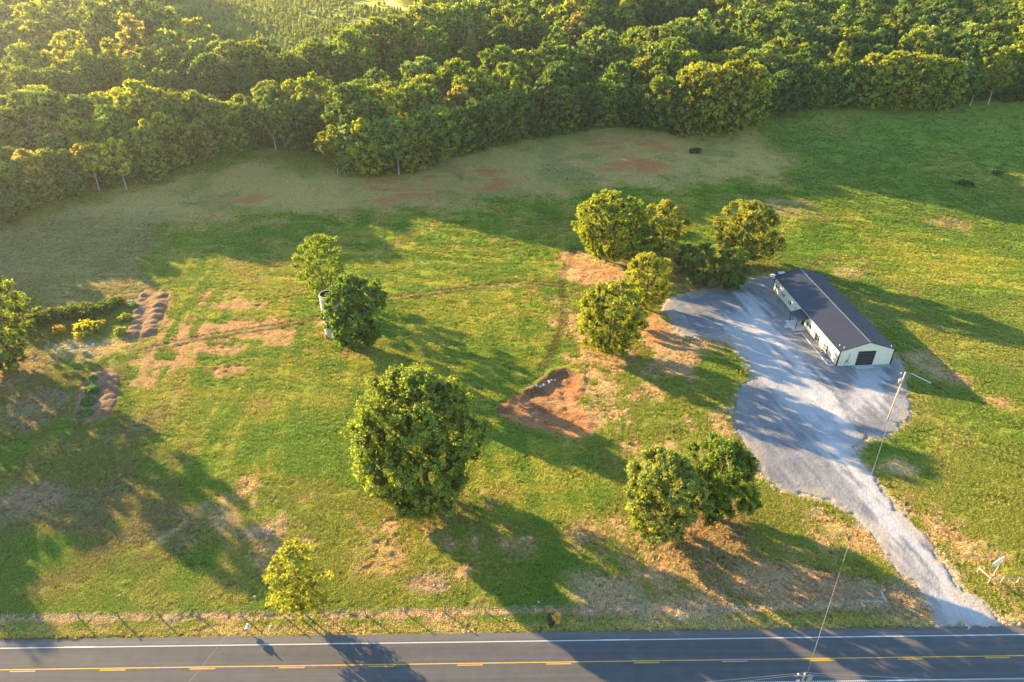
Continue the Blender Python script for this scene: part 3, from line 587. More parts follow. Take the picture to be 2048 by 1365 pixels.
# front rank, from left to right: base in the photo, row of its top
FRONT = [(-120, 470, 350, 2, 0), (-50, 462, 340, 1, 2), (14, 448, 355, 5, 2), (48, 428, 325, 0, 0), (84, 412, 300, 5, 5), (118, 398, 300, 2, 1), (158, 394, 300, 5, 2), (200, 383, 284, 8, 3),
    (232, 372, 300, 5, 2), (254, 380, 277, 4, 1), (290, 366, 262, 1, 0), (318, 362, 240, 3, 1), (352, 345, 226, 0, 3), (385, 330, 245, 2, 0), (412, 322, 238, 5, 5), (448, 306, 198, 1, 4), (480, 302, 204, 0, 1),
    (514, 300, 195, 3, 2), (552, 300, 192, 4, 4), (590, 300, 200, 1, 0), (625, 304, 215, 2, 2), (676, 348, 252, 4, 1), (704, 352, 250, 1, 4), (735, 354, 238, 5, 1), (766, 352, 240, 3, 0), (798, 350, 232, 4, 4),
    (828, 345, 236, 1, 1), (856, 332, 222, 0, 4), (884, 322, 212, 5, 1), (915, 312, 214, 2, 0), (950, 304, 200, 0, 2), (985, 292, 190, 1, 0), (1020, 284, 180, 2, 0), (1052, 278, 172, 3, 2), (1090, 272, 160, 0, 2), (1128, 265, 172, 6, 0),
    (1166, 262, 165, 2, 2), (1205, 257, 158, 1, 0), (1240, 254, 168, 0, 2), (1278, 256, 170, 2, 2), (1312, 262, 150, 5, 0), (1345, 268, 160, 1, 2), (1380, 272, 135, 6, 3), (1418, 270, 128, 9, 3), (1455, 264, 122, 6, 3), (1492, 256, 128, 9, 1), (1520, 244, 150, 1, 2),
    (1556, 232, 140, 2, 2), (1590, 224, 122, 0, 2), (1625, 220, 126, 5, 0), (1660, 218, 118, 2, 0), (1696, 216, 124, 1, 2), (1730, 216, 108, 6, 3), (1765, 218, 102, 0, 1), (1800, 220, 106, 6, 3), (1838, 222, 108, 9, 1), (1872, 222, 118, 2, 1), (1905, 216, 124, 5, 2), (1940, 212, 136, 4, 0),
    (1975, 210, 120, 4, 1), (2010, 206, 130, 1, 2), (2045, 204, 112, 0, 0), (2085, 204, 110, 2, 2), (2130, 204, 110, 1, 0)]
_o1 = 'first second third fourth fifth sixth seventh eighth ninth tenth eleventh twelfth thirteenth fourteenth fifteenth sixteenth seventeenth eighteenth nineteenth'.split()
ORD = _o1 + [b if k == 0 else f'{a}-{_o1[k - 1]}' for a, b in (('twenty', 'twentieth'), ('thirty', 'thirtieth'), ('forty', 'fortieth'), ('fifty', 'fiftieth'), ('sixty', 'sixtieth')) for k in range(10)]
for i, (px, py, top, kd, tn) in enumerate(FRONT):
    x, y, z = P(px, py); h = height_for(x, y, z, top); sc = h / KINDS[kd][3]
    wsc = min(max(sc, .75), 1.25)
    tone, tw = TONES[tn]
    size = 'tall' if h > 25 else 'low' if h < 18 else 'medium'
    near = 'with pale bare trunk ' if kd in (4, 8) else ''
    lbl = f'{size} {tw} tree {near}, {ORD[i]} from left along the woods edge'.replace(' ,', ',')
    if px == 200: lbl = 'umbrella shaped golden tree on a pale leaning trunk at the left woods edge'
    if px == 254: lbl = 'bright yellow green tree with bare pale stems right of the umbrella shaped one'
    if px == 1418: lbl = 'huge golden domed tree bulging from the woods edge above the right meadow'
    t = wood_tree(x, y, kd, wsc, tone, lbl, 'front rank trees of the woods'); t.scale = (wsc, wsc, sc); placed.append((x, y, 1.0))
    if px in (200, 254): t.children[0].color = (.19, .185, .028, 1) if px == 200 else (.20, .21, .03, 1)
def inpoly(x, y, pg): return float(sdist(np.array([[x]]), np.array([[y]]), pg)[0, 0])
# candidates behind the front rank
cand = []
gy = 195.0
while gy < 900:
    sp = 8.6 + max(0, gy - 260) * .012; wx = (gy * .84 + 47) * .86 + 20
    for gx in np.arange(-wx - sp, wx + sp, sp):
        cand.append((gx + random.uniform(-.36, .36) * sp, gy + random.uniform(-.36, .36) * sp, sp))
    gy += sp * .95
ca = np.array(cand); X_, Y_ = ca[:, 0], ca[:, 1]
ok = sdist(X_, Y_, WOODS) > 2.5
gapd = np.maximum(sdist(X_, Y_, GAPS[0]), sdist(X_, Y_, GAPS[1])); ok &= ~((gapd > 0)); ok &= sdist(X_, Y_, CLEAR) < -2; ok &= sdist(X_, Y_, FARFIELD) < -1; ok &= ldist(X_, Y_, TRAIL) > 8
ca = ca[ok]; tone_n = fbm(ca[:, 0], ca[:, 1], 45, 3, 2); hn = fbm(ca[:, 0], ca[:, 1], 60, 3, 3)
order = np.argsort(np.hypot(ca[:, 0], ca[:, 1])); far = []; cnt = 0
for i in order:
    x, y, sp = ca[i]
    if too_close(x, y, sp * .72): continue
    placed.append((x, y, 1.0)); kd = random.choice([0, 0, 1, 2, 2, 3, 4, 5, 6, 6, 7, 9, 9]); r_ = random.random() + tone_n[i] * .35
    tn = 2 if r_ < .22 else 0 if r_ < .5 else 4 if r_ < .64 else 1 if r_ < .86 else 3 if r_ < 1.0 else 5
    sc = random.uniform(.70, 1.30) * (1 + .12 * hn[i]) * (sp / 8.6) ** .5
    if cnt < 236:
        ip = 1024 + CAM_F * x / depth_at(x, y, 10)
        d = 'the left edge' if ip < 150 else 'the soil heaps' if ip < 420 else 'the silo' if ip < 720 else 'the blue tub' if ip < 1000 else 'the tree group' if ip < 1330 else 'the lone golden tree' if ip < 1520 else 'the building' if ip < 1800 else 'the right edge'
        dist_ = 'just behind the front rank' if y < 290 else 'in the third rank' if y < 330 else 'deep in the woods'
        wood_tree(x, y, kd, sc, TONES[tn][0], f'{TONES[tn][1]} woodland tree {dist_}, straight beyond {d}', f'{TONES[tn][1]} trees {dist_} beyond {d}'); cnt += 1
    else: far.append((x, y, float(Z(x, y)), sc, kd, tn))

def scatter(name, groups, mat_list, kind='stuff', label=None, cat=None):
    """one object whose geometry nodes place unlinked meshes on its points"""
    allp = [p_ for g_ in groups for p_ in g_[1]]
    me = bpy.data.meshes.new(name); me.vertices.add(len(allp)); me.vertices.foreach_set('co', np.array([p_[:3] for p_ in allp], np.float32).ravel())
    a = me.attributes.new('sc', 'FLOAT_VECTOR', 'POINT'); a.data.foreach_set('vector', np.array([p_[3] if hasattr(p_[3], '__len__') else (p_[3],) * 3 for p_ in allp], np.float32).ravel())
    a = me.attributes.new('rz', 'FLOAT', 'POINT'); a.data.foreach_set('value', rng.uniform(0, 6.28, len(allp)).astype(np.float32))
    a = me.attributes.new('gi', 'INT', 'POINT'); a.data.foreach_set('value', np.concatenate([np.full(len(g_[1]), i, np.int32) for i, g_ in enumerate(groups)]))
    a = me.attributes.new('icol', 'FLOAT_COLOR', 'POINT'); a.data.foreach_set('color', np.array([(*p_[4], 1) for p_ in allp], np.float32).ravel())
    ng = bpy.data.node_groups.new(name, 'GeometryNodeTree'); ng.interface.new_socket('Geometry', in_out='INPUT', socket_type='NodeSocketGeometry'); ng.interface.new_socket('Geometry', in_out='OUTPUT', socket_type='NodeSocketGeometry')
    gi = ng.nodes.new('NodeGroupInput'); go = ng.nodes.new('NodeGroupOutput'); jn = ng.nodes.new('GeometryNodeJoinGeometry')
    def na(nm, ty):
        q = ng.nodes.new('GeometryNodeInputNamedAttribute'); q.data_type = ty; q.inputs[0].default_value = nm; return q.outputs[0]
    sc_, rz_, g_ = na('sc', 'FLOAT_VECTOR'), na('rz', 'FLOAT'), na('gi', 'INT')
    cx = ng.nodes.new('ShaderNodeCombineXYZ'); ng.links.new(rz_, cx.inputs[2])
    for i, (mesh, pts) in enumerate(groups):
        tmp = bpy.data.objects.new(name + '_source', mesh)
        oi = ng.nodes.new('GeometryNodeObjectInfo'); oi.inputs[0].default_value = tmp; oi.inputs[1].default_value = True
        ip = ng.nodes.new('GeometryNodeInstanceOnPoints'); cmp_ = ng.nodes.new('FunctionNodeCompare'); cmp_.data_type = 'INT'; cmp_.operation = 'EQUAL'
        ng.links.new(g_, cmp_.inputs[2]); cmp_.inputs[3].default_value = i
        ng.links.new(gi.outputs[0], ip.inputs[0]); ng.links.new(cmp_.outputs[0], ip.inputs[1]); ng.links.new(oi.outputs[-1], ip.inputs[2])
        ng.links.new(cx.outputs[0], ip.inputs[5]); ng.links.new(sc_, ip.inputs[6]); ng.links.new(ip.outputs[0], jn.inputs[0])
    ng.links.new(jn.outputs[0], go.inputs[0])
    o = link(name, me); m = o.modifiers.new('scatter', 'NODES'); m.node_group = ng
    return tag(o, label, cat, kind=kind)
def inst_foliage(name, trans=.48, tint=(2.6, 2.2, .4)):
    m = foliage(name, trans, tint); nt = m.node_tree
    oi = [n for n in nt.nodes if n.type == 'OBJECT_INFO'][0]; a = N(nt, 'ShaderNodeAttribute', attribute_name='icol'); a.attribute_type = 'INSTANCER'
    for l in list(nt.links):
        if l.from_node == oi: ts = l.to_socket; nt.links.remove(l); nt.links.new(a.outputs[0], ts)
    return m
M_ileaf = inst_foliage('instanced_leaves')
fm = []
for i, (Rr, h, sh, npf) in enumerate(((6.0, 21, 'broad', 34), (5.4, 23, 'tall', 34), (6.8, 20, 'round', 36), (4.4, 22, 'tall', 28))):
    me, pc = crown('far_crown', 300 + i, Rr, 2, h, npf, 1.9, 13, 7, .85, sh, .6); me.materials.clear(); me.materials.append(M_ileaf); fm.append(me)
gr = [(fm[k], []) for k in range(4)]
for (x, y, z, sc, kd, tn) in far:
    c = TONES[tn][0]; j = random.uniform(.85, 1.15); gr[random.randrange(4)][1].append((x, y, z - .2, sc, tuple(q * j for q in c)))
if far: scatter('far_woods', gr, None, label='distant mass of mixed green tree crowns filling the back of the woods', cat='woods')
# undergrowth bush
me_b, _ = crown('bush_source', 410, 1.5, 0, 2.2, 14, .7, 12, 7, .36, 'round', .35); me_b.materials.clear(); me_b.materials.append(M_ileaf)
me_b2, _ = crown('bush_source', 411, 1.2, 0, 3.4, 14, .6, 12, 7, .36, 'tall', .35); me_b2.materials.clear(); me_b2.materials.append(M_ileaf)
# pine plantation
me_p, _ = crown('pine_source', 412, 1.5, 0, 4.6, 22, .55, 10, 6, .4, 'cone', .3); me_p.materials.clear(); me_p.materials.append(M_ileaf)
me_b3, _ = crown('young_tree_source', 413, 1.4, 0, 2.8, 14, .7, 12, 7, .36, 'round', .35); me_b3.materials.clear(); me_b3.materials.append(M_ileaf)
pts = []; ptr = []
cx0, cy0 = CLEAR.min(0); cx1, cy1 = CLEAR.max(0)
GXp, GYp = np.meshgrid(np.arange(cx0, cx1, 3.6), np.arange(cy0, min(cy1, 1100), 3.5)); GXp = (GXp + rng.uniform(-1.4, 1.4, GXp.shape)).ravel(); GYp = (GYp + rng.uniform(-1.4, 1.4, GYp.shape)).ravel()
okp = (sdist(GXp, GYp, CLEAR) > 2) & (ldist(GXp, GYp, TRAIL) > 7) & (fbm(GXp, GYp, 50, 3, 3) + fbm(GXp, GYp, 12, 3, 1) * .4 > -.55)
for x, y in zip(GXp[okp], GYp[okp]): j = random.uniform(.75, 1.25); (pts if random.random() < .5 else ptr).append((x, y, float(Z(x, y)), random.uniform(.4, 1.0), (.115 * j, .150 * j, .055 * j)))
scatter('pine_plantation', [(me_p, pts), (me_b3, ptr)], None, label='young evergreen trees set in loose rows in the distant clearing', cat='plantation')
pts = ([], [])
GXp, GYp = np.meshgrid(np.arange(-330, 420, 3.4), np.arange(205, 620, 3.4)); GXp = (GXp + rng.uniform(-1.6, 1.6, GXp.shape)).ravel(); GYp = (GYp + rng.uniform(-1.6, 1.6, GYp.shape)).ravel()
sw = sdist(GXp, GYp, WOODS); gp = np.maximum(sdist(GXp, GYp, GAPS[0]), sdist(GXp, GYp, GAPS[1]))
okp = ((sw > -1.5) & (sw < 9)) | ((gp > -4) & (sw > 0) & (rng.random(len(GXp)) < .7)) | ((sw > 9) & (GYp < 330) & (rng.random(len(GXp)) < .3))
okp &= (sdist(GXp, GYp, CLEAR) < 0) & (np.abs(GXp) < GYp * .84 * .9 + 60)
for x, y in zip(GXp[okp], GYp[okp]): j = random.uniform(.6, 1.2); pts[random.randrange(2)].append((x, y, float(Z(x, y)) - .1, random.uniform(.6, 1.4), (.062 * j, .088 * j, .026 * j)))
scatter('undergrowth', [(me_b, pts[0]), (me_b2, pts[1])], None, label='dark leafy undergrowth along the edge and gaps of the woods', cat='undergrowth')

# grass tufts, weeds -----------------------------------------------------
def tuft_mesh(name, n, h, spread, seed, wd=.05):
    g = np.random.default_rng(seed); a = g.uniform(0, 6.28, n); r0 = g.uniform(0, .4, n) * spread; r1 = r0 + g.uniform(.3, 1, n) * spread * .6; hh = h * g.uniform(.5, 1.1, n)
    ca_, sa = np.cos(a), np.sin(a); t = np.stack([-sa, ca_, 0 * a], -1) * wd
    b = np.stack([ca_ * r0, sa * r0, 0 * a - .02], -1); m = np.stack([ca_ * (r0 + r1) / 2, sa * (r0 + r1) / 2, hh * .7], -1); p_ = np.stack([ca_ * r1, sa * r1, hh], -1)
    V = np.stack([b - t, b + t, m + t * .8, m - t * .8, p_], 1).reshape(-1, 3); i0 = np.arange(n) * 5
    F = np.concatenate([np.stack([i0, i0 + 1, i0 + 2], -1), np.stack([i0, i0 + 2, i0 + 3], -1), np.stack([i0 + 3, i0 + 2, i0 + 4], -1)])
    me = np_mesh(name, V, F, M_igrass); at = me.attributes.new('tone', 'FLOAT', 'POINT'); at.data.foreach_set('value', np.repeat(g.random(n), 5).astype(np.float32)); return me
M_igrass = inst_foliage('grass_blades', .45, (1.25, 1.15, .6))
tf = [tuft_mesh('tuft_source', 18, .20, .50, 1, .035), tuft_mesh('tuft_source', 22, .15, .65, 2, .035)]
n = 520000
tyr = 50 * np.exp(rng.random(n) * math.log(340 / 50)) ; wx = (tyr * .843 + 47) * .78; txr = rng.uniform(-1, 1, n) * wx
ct, sdt_ = paint(txr, tyr); ru, rv = road_uv(txr, tyr); bu, bv = bld_local(txr, tyr)
green = ct[:, 1] / (ct[:, 0] + 1e-3); dens = sstep(.55, 1.15, green) * (.35 + .65 * sstep(-.5, .5, fbm(txr * .6, tyr, 3, 3, 2)))
okp = (rng.random(n) < dens) & (sdt_ < -.5) & (rv > 1.7) & ~((bu > -6) & (bu < BW + .5) & (bv > -2) & (bv < BL + .5)) & (sdist(txr, tyr, EXCAV) < -.3) & ((sdist(txr, tyr, TAN) < 0) | (rng.random(n) < .25)) & (rng.random(n) < sstep(345, 200, tyr)) & (sdist(txr, tyr, WOODS) < 2)
okp &= (sdist(txr, tyr, MOUND1) < 0) & (sdist(txr, tyr, MOUND2) < 0)
X_, Y_, C_ = txr[okp], tyr[okp], ct[okp] * 1.1; k = rng.random(len(X_)) < .5; S_ = rng.uniform(.7, 1.5, len(X_)) * (1 + (Y_ - 50) / 260)
Zg = np.asarray(Z(X_, Y_)) - .02 + fbm(X_, Y_, 40, 3, 4) * .25
pA = [(a, b, c, (s, s, s * .8), tuple(q)) for a, b, c, s, q in zip(X_[k], Y_[k], Zg[k], S_[k], C_[k])]
pB = [(a, b, c, (s, s, s * .8), tuple(q)) for a, b, c, s, q in zip(X_[~k], Y_[~k], Zg[~k], S_[~k], C_[~k])]
scatter('grass', [(tf[0], pA), (tf[1], pB)], None, label='clumpy green and straw coloured grass of the meadow', cat='grass')

def bush(px, py, wpx, hm, label, col, seed, name='shrub', shape='round', cat='shrub', leaf=.3):
    x, y, z = P(px, py); Rr = wpx / 2 / CAM_F * depth_at(x, y, z); me, pc = crown(name, seed, Rr, 0, hm, 22, Rr * .42, 14, 9, leaf, shape, .25)
    o = link(name, me, None, (x, y, z - .05)); o.color = (*col, 1); return tag(o, label, cat)
for i, (px, py, wd, hm, col, lb) in enumerate(((172, 665, 46, 2.4, (.20, .21, .03), 'bright yellow green spiky shrub at the left weed strip'), (120, 664, 26, 1.6, (.20, .16, .03), 'small orange yellow shrub left of the bright one'),
        (195, 655, 24, 1.5, (.13, .14, .03), 'olive shrub touching the right side of the bright shrub'), (232, 612, 34, 2.2, DG, 'dark green shrub at the right end of the hedge strip'),
        (208, 624, 44, 2.6, DG, 'dark shrub second from the right end of the hedge strip'), (178, 630, 46, 2.8, (.05, .085, .024), 'dark shrub in the middle of the hedge strip'), (145, 635, 46, 3.0, DG, 'dark shrub left of the middle of the hedge strip'),
        (112, 640, 48, 3.2, (.06, .09, .026), 'taller dark shrub near the left end of the hedge strip'), (85, 648, 40, 3.4, DG, 'dark shrub touching the small bushy tree at the left'),
        (242, 668, 22, 1.8, (.14, .17, .03), 'thin yellow green weeds at the foot of the upper soil heaps'), (252, 640, 20, 1.6, (.11, .14, .035), 'pale tall weeds left of the upper soil heaps'), (268, 615, 16, 1.2, (.06, .11, .04), 'green weeds at the back of the upper soil heaps'),
        (188, 762, 20, 1.1, (.045, .11, .045), 'dark weeds at the far end of the lower soil heap'), (184, 785, 26, 1.3, (.045, .11, .045), 'dark weeds in the middle of the lower soil heap'), (176, 808, 26, 1.2, (.045, .10, .04), 'dark weeds at the near middle of the lower soil heap'), (170, 830, 24, 1.0, (.05, .11, .04), 'dark weeds at the near end of the lower soil heap'),
        (1390, 305, 26, 1.5, (.05, .08, .03), 'small dark shrub alone on the tan mown field'), (1994, 349, 18, 1.6, (.045, .075, .03), 'dark shrub near the right edge of the meadow'), (1930, 370, 30, .9, (.05, .08, .03), 'flat dark brush pile in the right meadow'),
        (1484, 748, 22, .4, (.10, .12, .03), 'low weeds on the bank at the gravel corner'))):
    bush(px, py, wd, hm, lb, col, 500 + i, 'weeds' if 'weeds' in lb or 'growth' in lb else 'shrub', cat='weeds' if 'weeds' in lb or 'growth' in lb else 'shrub')

# ------------------------------------------------------------------ metal building
bt = thing('metal_building', 'long cream metal building with dark gabled roof beside the gravel yard', 'building', (BLD_A[0], BLD_A[1], 0), BLD_U - R(90))
# local axes: x across the gable, y along the long wall
def B(mb, name, mat, parent=bt, **k): return mb.build(name, mat, parent, **k)
hw = BW / 2; Z0 = .05
mb = MB(); mb.add([(0, 0, 0), (0, BL, 0), (0, BL, BE), (0, 0, BE)], [(0, 1, 2, 3)]); mb.add([(.12, 0, 0), (.12, BL, 0), (.12, BL, BE), (.12, 0, BE)], [(3, 2, 1, 0)])
for k in range(int(BL / .3)):      # ribs of the metal wall sheets
    y = .15 + k * .3; mb.box(-.022, .001, y, y + .05, .02, BE - .02)
B(mb, 'long_wall', M_wall)
mb = MB(); mb.add([(BW, 0, 0), (BW, BL, 0), (BW, BL, BE), (BW, 0, BE)], [(3, 2, 1, 0)])
for k in range(int(BL / .3)):
    y = .15 + k * .3; mb.box(BW - .001, BW + .022, y, y + .05, .02, BE - .02)
B(mb, 'long_wall', M_wall)
def gable(y, s):
    mb = MB(); mb.add([(0, y, 0), (BW, y, 0), (BW, y, BE), (hw, y, BR_), (0, y, BE)], [(0, 1, 2, 3, 4) if s < 0 else (4, 3, 2, 1, 0)])
    for k in range(int(BW / .3)):
        x = .12 + k * .3; zt = BE + (BR_ - BE) * (1 - abs(x - hw) / hw) - .03
        if s < 0 and 4.3 < x < 8.4: mb.box(x, x + .05, y - .022, y + .001, 3.9, zt)
        else: mb.box(x, x + .05, y + (-.022 if s < 0 else -.001), y + (.001 if s < 0 else .022), .02, zt)
    B(mb, 'gable_wall', M_wall)
gable(0, -1); gable(BL, 1)
ov = .22; sl_ = (BR_ - BE) / hw
for s in (-1, 1):
    mb = MB(); xe = -ov if s < 0 else BW + ov; ze = BE - ov * sl_ + .06; zr = BR_ + .06
    mb.add([(xe, -.15, ze), (hw, -.15, zr), (hw, BL + .15, zr), (xe, BL + .15, ze), (xe, -.15, ze - .1), (hw, -.15, zr - .1), (hw, BL + .15, zr - .1), (xe, BL + .15, ze - .1)],
           [(0, 1, 2, 3) if s < 0 else (3, 2, 1, 0), (7, 6, 5, 4) if s < 0 else (4, 5, 6, 7), (0, 3, 7, 4), (0, 4, 5, 1), (3, 2, 6, 7)])
    rib = MB()
    for k in range(int(BL / .3) + 1):
        y = -.1 + k * .3
        rib.add([(xe, y, ze), (xe, y + .045, ze), (hw, y + .045, zr), (hw, y, zr), (xe, y, ze + .028), (xe, y + .045, ze + .028), (hw, y + .045, zr + .028), (hw, y, zr + .028)], [(4, 5, 6, 7), (0, 4, 7, 3), (1, 2, 6, 5), (0, 1, 5, 4)])
    ro = B(mb, 'roof_slope', M_roof); ro_ribs = rib.build('roof_ribs', M_roof, ro); ro_ribs['kind'] = 'stuff'
mb = MB(); mb.add([(hw - .2, -.16, BR_ + .05), (hw, -.16, BR_ + .13), (hw + .2, -.16, BR_ + .05), (hw - .2, BL + .16, BR_ + .05), (hw, BL + .16, BR_ + .13), (hw + .2, BL + .16, BR_ + .05)], [(0, 1, 4, 3), (1, 2, 5, 4)]); B(mb, 'ridge_cap', M_ridge)
mb = MB()
for y in (-.17, BL + .15):
    for s in (-1, 1):
        xe = -ov - .02 if s < 0 else BW + ov + .02; mb.tube([(xe, y, BE - ov * sl_ + .03), (hw, y, BR_ + .05)], .11, 4)
B(mb, 'rake_trim', M_trim)
for xe in (-ov - .07, BW + ov + .07): mb = MB(); mb.box(xe - .06, xe + .06, -.12, BL + .12, BE - .13, BE + .0); B(mb, 'gutter', M_trim)
for cx_, cy_ in ((0, 0), (BW, 0), (0, BL), (BW, BL)): mb = MB(); mb.box(cx_ - .12, cx_ + .12, cy_ - .12, cy_ + .12, 0, BE); B(mb, 'corner_trim', M_trim)
mb = MB(); mb.box(-.035, .005, .07, BL - .07, 0, .14); B(mb, 'base_trim', M_trim)
# roller door
dx0, dx1, dh = 4.45, 8.25, 3.75
fr = MB(); fr.box(dx0 - .12, dx0, -.06, .1, 0, dh + .1); fr.box(dx1, dx1 + .12, -.06, .1, 0, dh + .1); fr.box(dx0 - .12, dx1 + .12, -.06, .1, dh, dh + .1); dfr = B(fr, 'garage_door', M_trim)
for k in range(8): mb = MB(); mb.box(dx0, dx1, -.045, -.005, .03 + k * dh / 8, .03 + (k + 1) * dh / 8 - .035); bevel(mb.build('panel', M_door, dfr), .012)
# windows with shutters
def window(y0, y1, z0, z1, sw=.5):
    yc0, yc1 = y0 + sw, y1 - sw; f_ = MB()
    for a in ((yc0, yc1, z0, z0 + .07), (yc0, yc1, z1 - .07, z1), (yc0, yc0 + .07, z0 + .07, z1 - .07), (yc1 - .07, yc1, z0 + .07, z1 - .07), (yc0 + .07, yc1 - .07, (z0 + z1) / 2 - .03, (z0 + z1) / 2 + .03)): f_.box(-.06, 0, *a)
    fo = B(f_, 'window', M_white); q = MB(); q.box(-.03, -.012, yc0 + .07, yc1 - .07, z0 + .07, z1 - .07); q.build('pane', M_glass, fo)
    for a, b in ((y0, yc0 - .03), (yc1 + .03, y1)):
        s_ = MB(); s_.box(-.055, -.01, a, b, z0 - .05, z1 + .05)
        s_.box(-.075, -.055, a + .08, b - .08, z0 + .05, (z0 + z1) / 2 - .05); s_.box(-.075, -.055, a + .08, b - .08, (z0 + z1) / 2 + .05, z1 - .05)
        B(s_, 'shutter', M_shut)
for y0, y1, z0, z1 in ((33.75, 35.35, 1.45, 2.2), (29.7, 31.3, 1.45, 2.2), (25.6, 27.1, 1.4, 2.2), (14.0, 15.9, 1.25, 2.15), (9.2, 11.0, .5, 2.15), (4.9, 6.7, .5, 2.1)): window(y0, y1, z0, z1)
# entrance door, wall lamp
mb = MB(); mb.box(-.06, 0, 17.3, 17.42, .1, 2.25); mb.box(-.06, 0, 18.5, 18.62, .1, 2.25); mb.box(-.06, 0, 17.3, 18.62, 2.25, 2.36); ed = B(mb, 'entrance_door', M_trim)
mb = MB(); mb.box(-.045, -.005, 17.42, 18.5, .12, 2.25); mb.build('door_leaf', M_door, ed); mb = MB(); mb.box(-.055, -.046, 17.62, 18.3, 1.2, 2.05); mb.build('pane', M_glass, ed); mb = MB(); mb.tube([(-.045, 18.4, 1.1), (-.1, 18.4, 1.1)], .03); mb.build('handle', M_steel, ed)
mb = MB(); mb.box(-.22, 0, 22.7, 22.95, 2.0, 2.35); bevel(B(mb, 'wall_lamp', M_trim), .04)
# porch canopy
cy0, cy1, cx1_ = 15.7, 20.35, -2.75
mb = MB(); mb.add([(cx1_, cy0, 2.65), (0, cy0, 3.45), (0, cy1, 3.45), (cx1_, cy1, 2.65), (cx1_, cy0, 2.45), (0, cy0, 3.25), (0, cy1, 3.25), (cx1_, cy1, 2.45)], [(0, 1, 2, 3), (7, 6, 5, 4), (0, 3, 7, 4), (0, 4, 5, 1), (3, 2, 6, 7)])
cn = B(mb, 'canopy', M_roof); mb = MB()
for k in range(15): y = cy0 + .1 + k * .31; mb.add([(cx1_, y, 2.652), (cx1_, y + .04, 2.652), (0, y + .04, 3.452), (0, y, 3.452), (cx1_, y, 2.68), (cx1_, y + .04, 2.68), (0, y + .04, 3.48), (0, y, 3.48)], [(4, 5, 6, 7), (0, 4, 7, 3), (1, 2, 6, 5), (0, 1, 5, 4)])
o = mb.build('canopy_ribs', M_roof, cn); o['kind'] = 'stuff'
for y in (16.2, 20.0): mb = MB(); mb.box(-2.6, -2.44, y - .08, y + .08, .2, 2.55); B(mb, 'canopy_post', M_trim)
mb = MB(); mb.box(-3.35, -.08, 15.65, 20.4, 0, .22); bevel(B(mb, 'porch_slab', M_conc), .03)
mb = MB(); mb.box(-4.05, -3.35, 17.1, 18.7, 0, .14); bevel(B(mb, 'porch_step', M_conc), .02)
mb = MB(); mb.box(-4.75, -4.05, 16.9, 17.9, 0, .09); bevel(B(mb, 'porch_step', M_conc), .02)
mb = MB(); mb.box(4.2, 8.5, -1.3, -.03, 0, .10); B(mb, 'door_apron', M_conc)
# electrics on the gable wall
mb = MB(); mb.box(1.95, 2.35, -.18, -.02, 1.1, 1.75); mb.tube([(2.35, -.09, 1.6), (2.35, -.09, 3.3), (2.5, -.09, 3.4)], .05); mb.tube([(1.9, -.09, 0), (1.9, -.09, 1.5), (2.1, -.09, 1.5)], .05); mb.box(2.45, 2.62, -.2, -.02, .8, 1.15); B(mb, 'electric_meter', M_steel)
mb = MB(); mb.box(.66, .86, -.1, -.02, .85, 1.0); B(mb, 'outlet_box', M_steel)
for x, y in ((.55, 1.8), (.95, .55), (BW - .7, .5)):
    z_ = BE + min(x, BW - x) * sl_ + .05; mb = MB(); mb.tube([(x, y, z_ - .1), (x, y, z_ + .42)], .065, 8); B(mb, 'vent_pipe', M_white)
# planting bed edge and cooling unit beside the wall
def bl_world(x, y, z=0):
    a = BLD_U - R(90); return (BLD_A[0] + x * math.cos(a) - y * math.sin(a), BLD_A[1] + x * math.sin(a) + y * math.cos(a), z)
ed_ = thing('bed_edging', 'pale kerb edging round the narrow bed along the building', 'edging', bl_world(0, 0), BLD_U - R(90))
for a in ((-1.78, -1.60, .3, 14.3), (-3.6, -1.78, 14.12, 14.3), (-1.60, -.10, .3, .48)): mb = MB(); mb.box(a[0], a[1], a[2], a[3], 0, .17); mb.build('edging_stone', M_conc, ed_)
ac = thing('cooling_unit', 'squat cooling unit on a pad beside the long wall', 'air conditioner', bl_world(-.95, 5.2), BLD_U - R(90))
mb = MB(); mb.box(-.55, .55, -.55, .55, 0, .12); mb.build('pad', M_conc, ac); mb = MB(); mb.box(-.42, .42, -.42, .42, .12, .95); bevel(mb.build('housing', M_steel, ac), .06, 2)
mb = MB(); mb.tube([(0, 0, .951), (0, 0, .99)], .33, 14); mb.build('fan_grille', M_black, ac)
wp = thing('washed_pipe', 'white plastic pipe lying on the earth right of the building', 'pipe', (*P(1846, 760)[:2], .12)); a0, a1 = P(1822, 748), P(1862, 768); cx_, cy_ = wp.location.x, wp.location.y
mb = MB(); mb.tube([(a0[0] - cx_, a0[1] - cy_, 0), (a1[0] - cx_, a1[1] - cy_, 0)], .11, 8); mb.build('tube', M_white, wp); a2 = P(1886, 781)
mb = MB(); mb.tube([(a1[0] - cx_, a1[1] - cy_, 0), (a2[0] - cx_, a2[1] - cy_, -.06)], .09, 8); mb.build('end_section', M_black, wp)

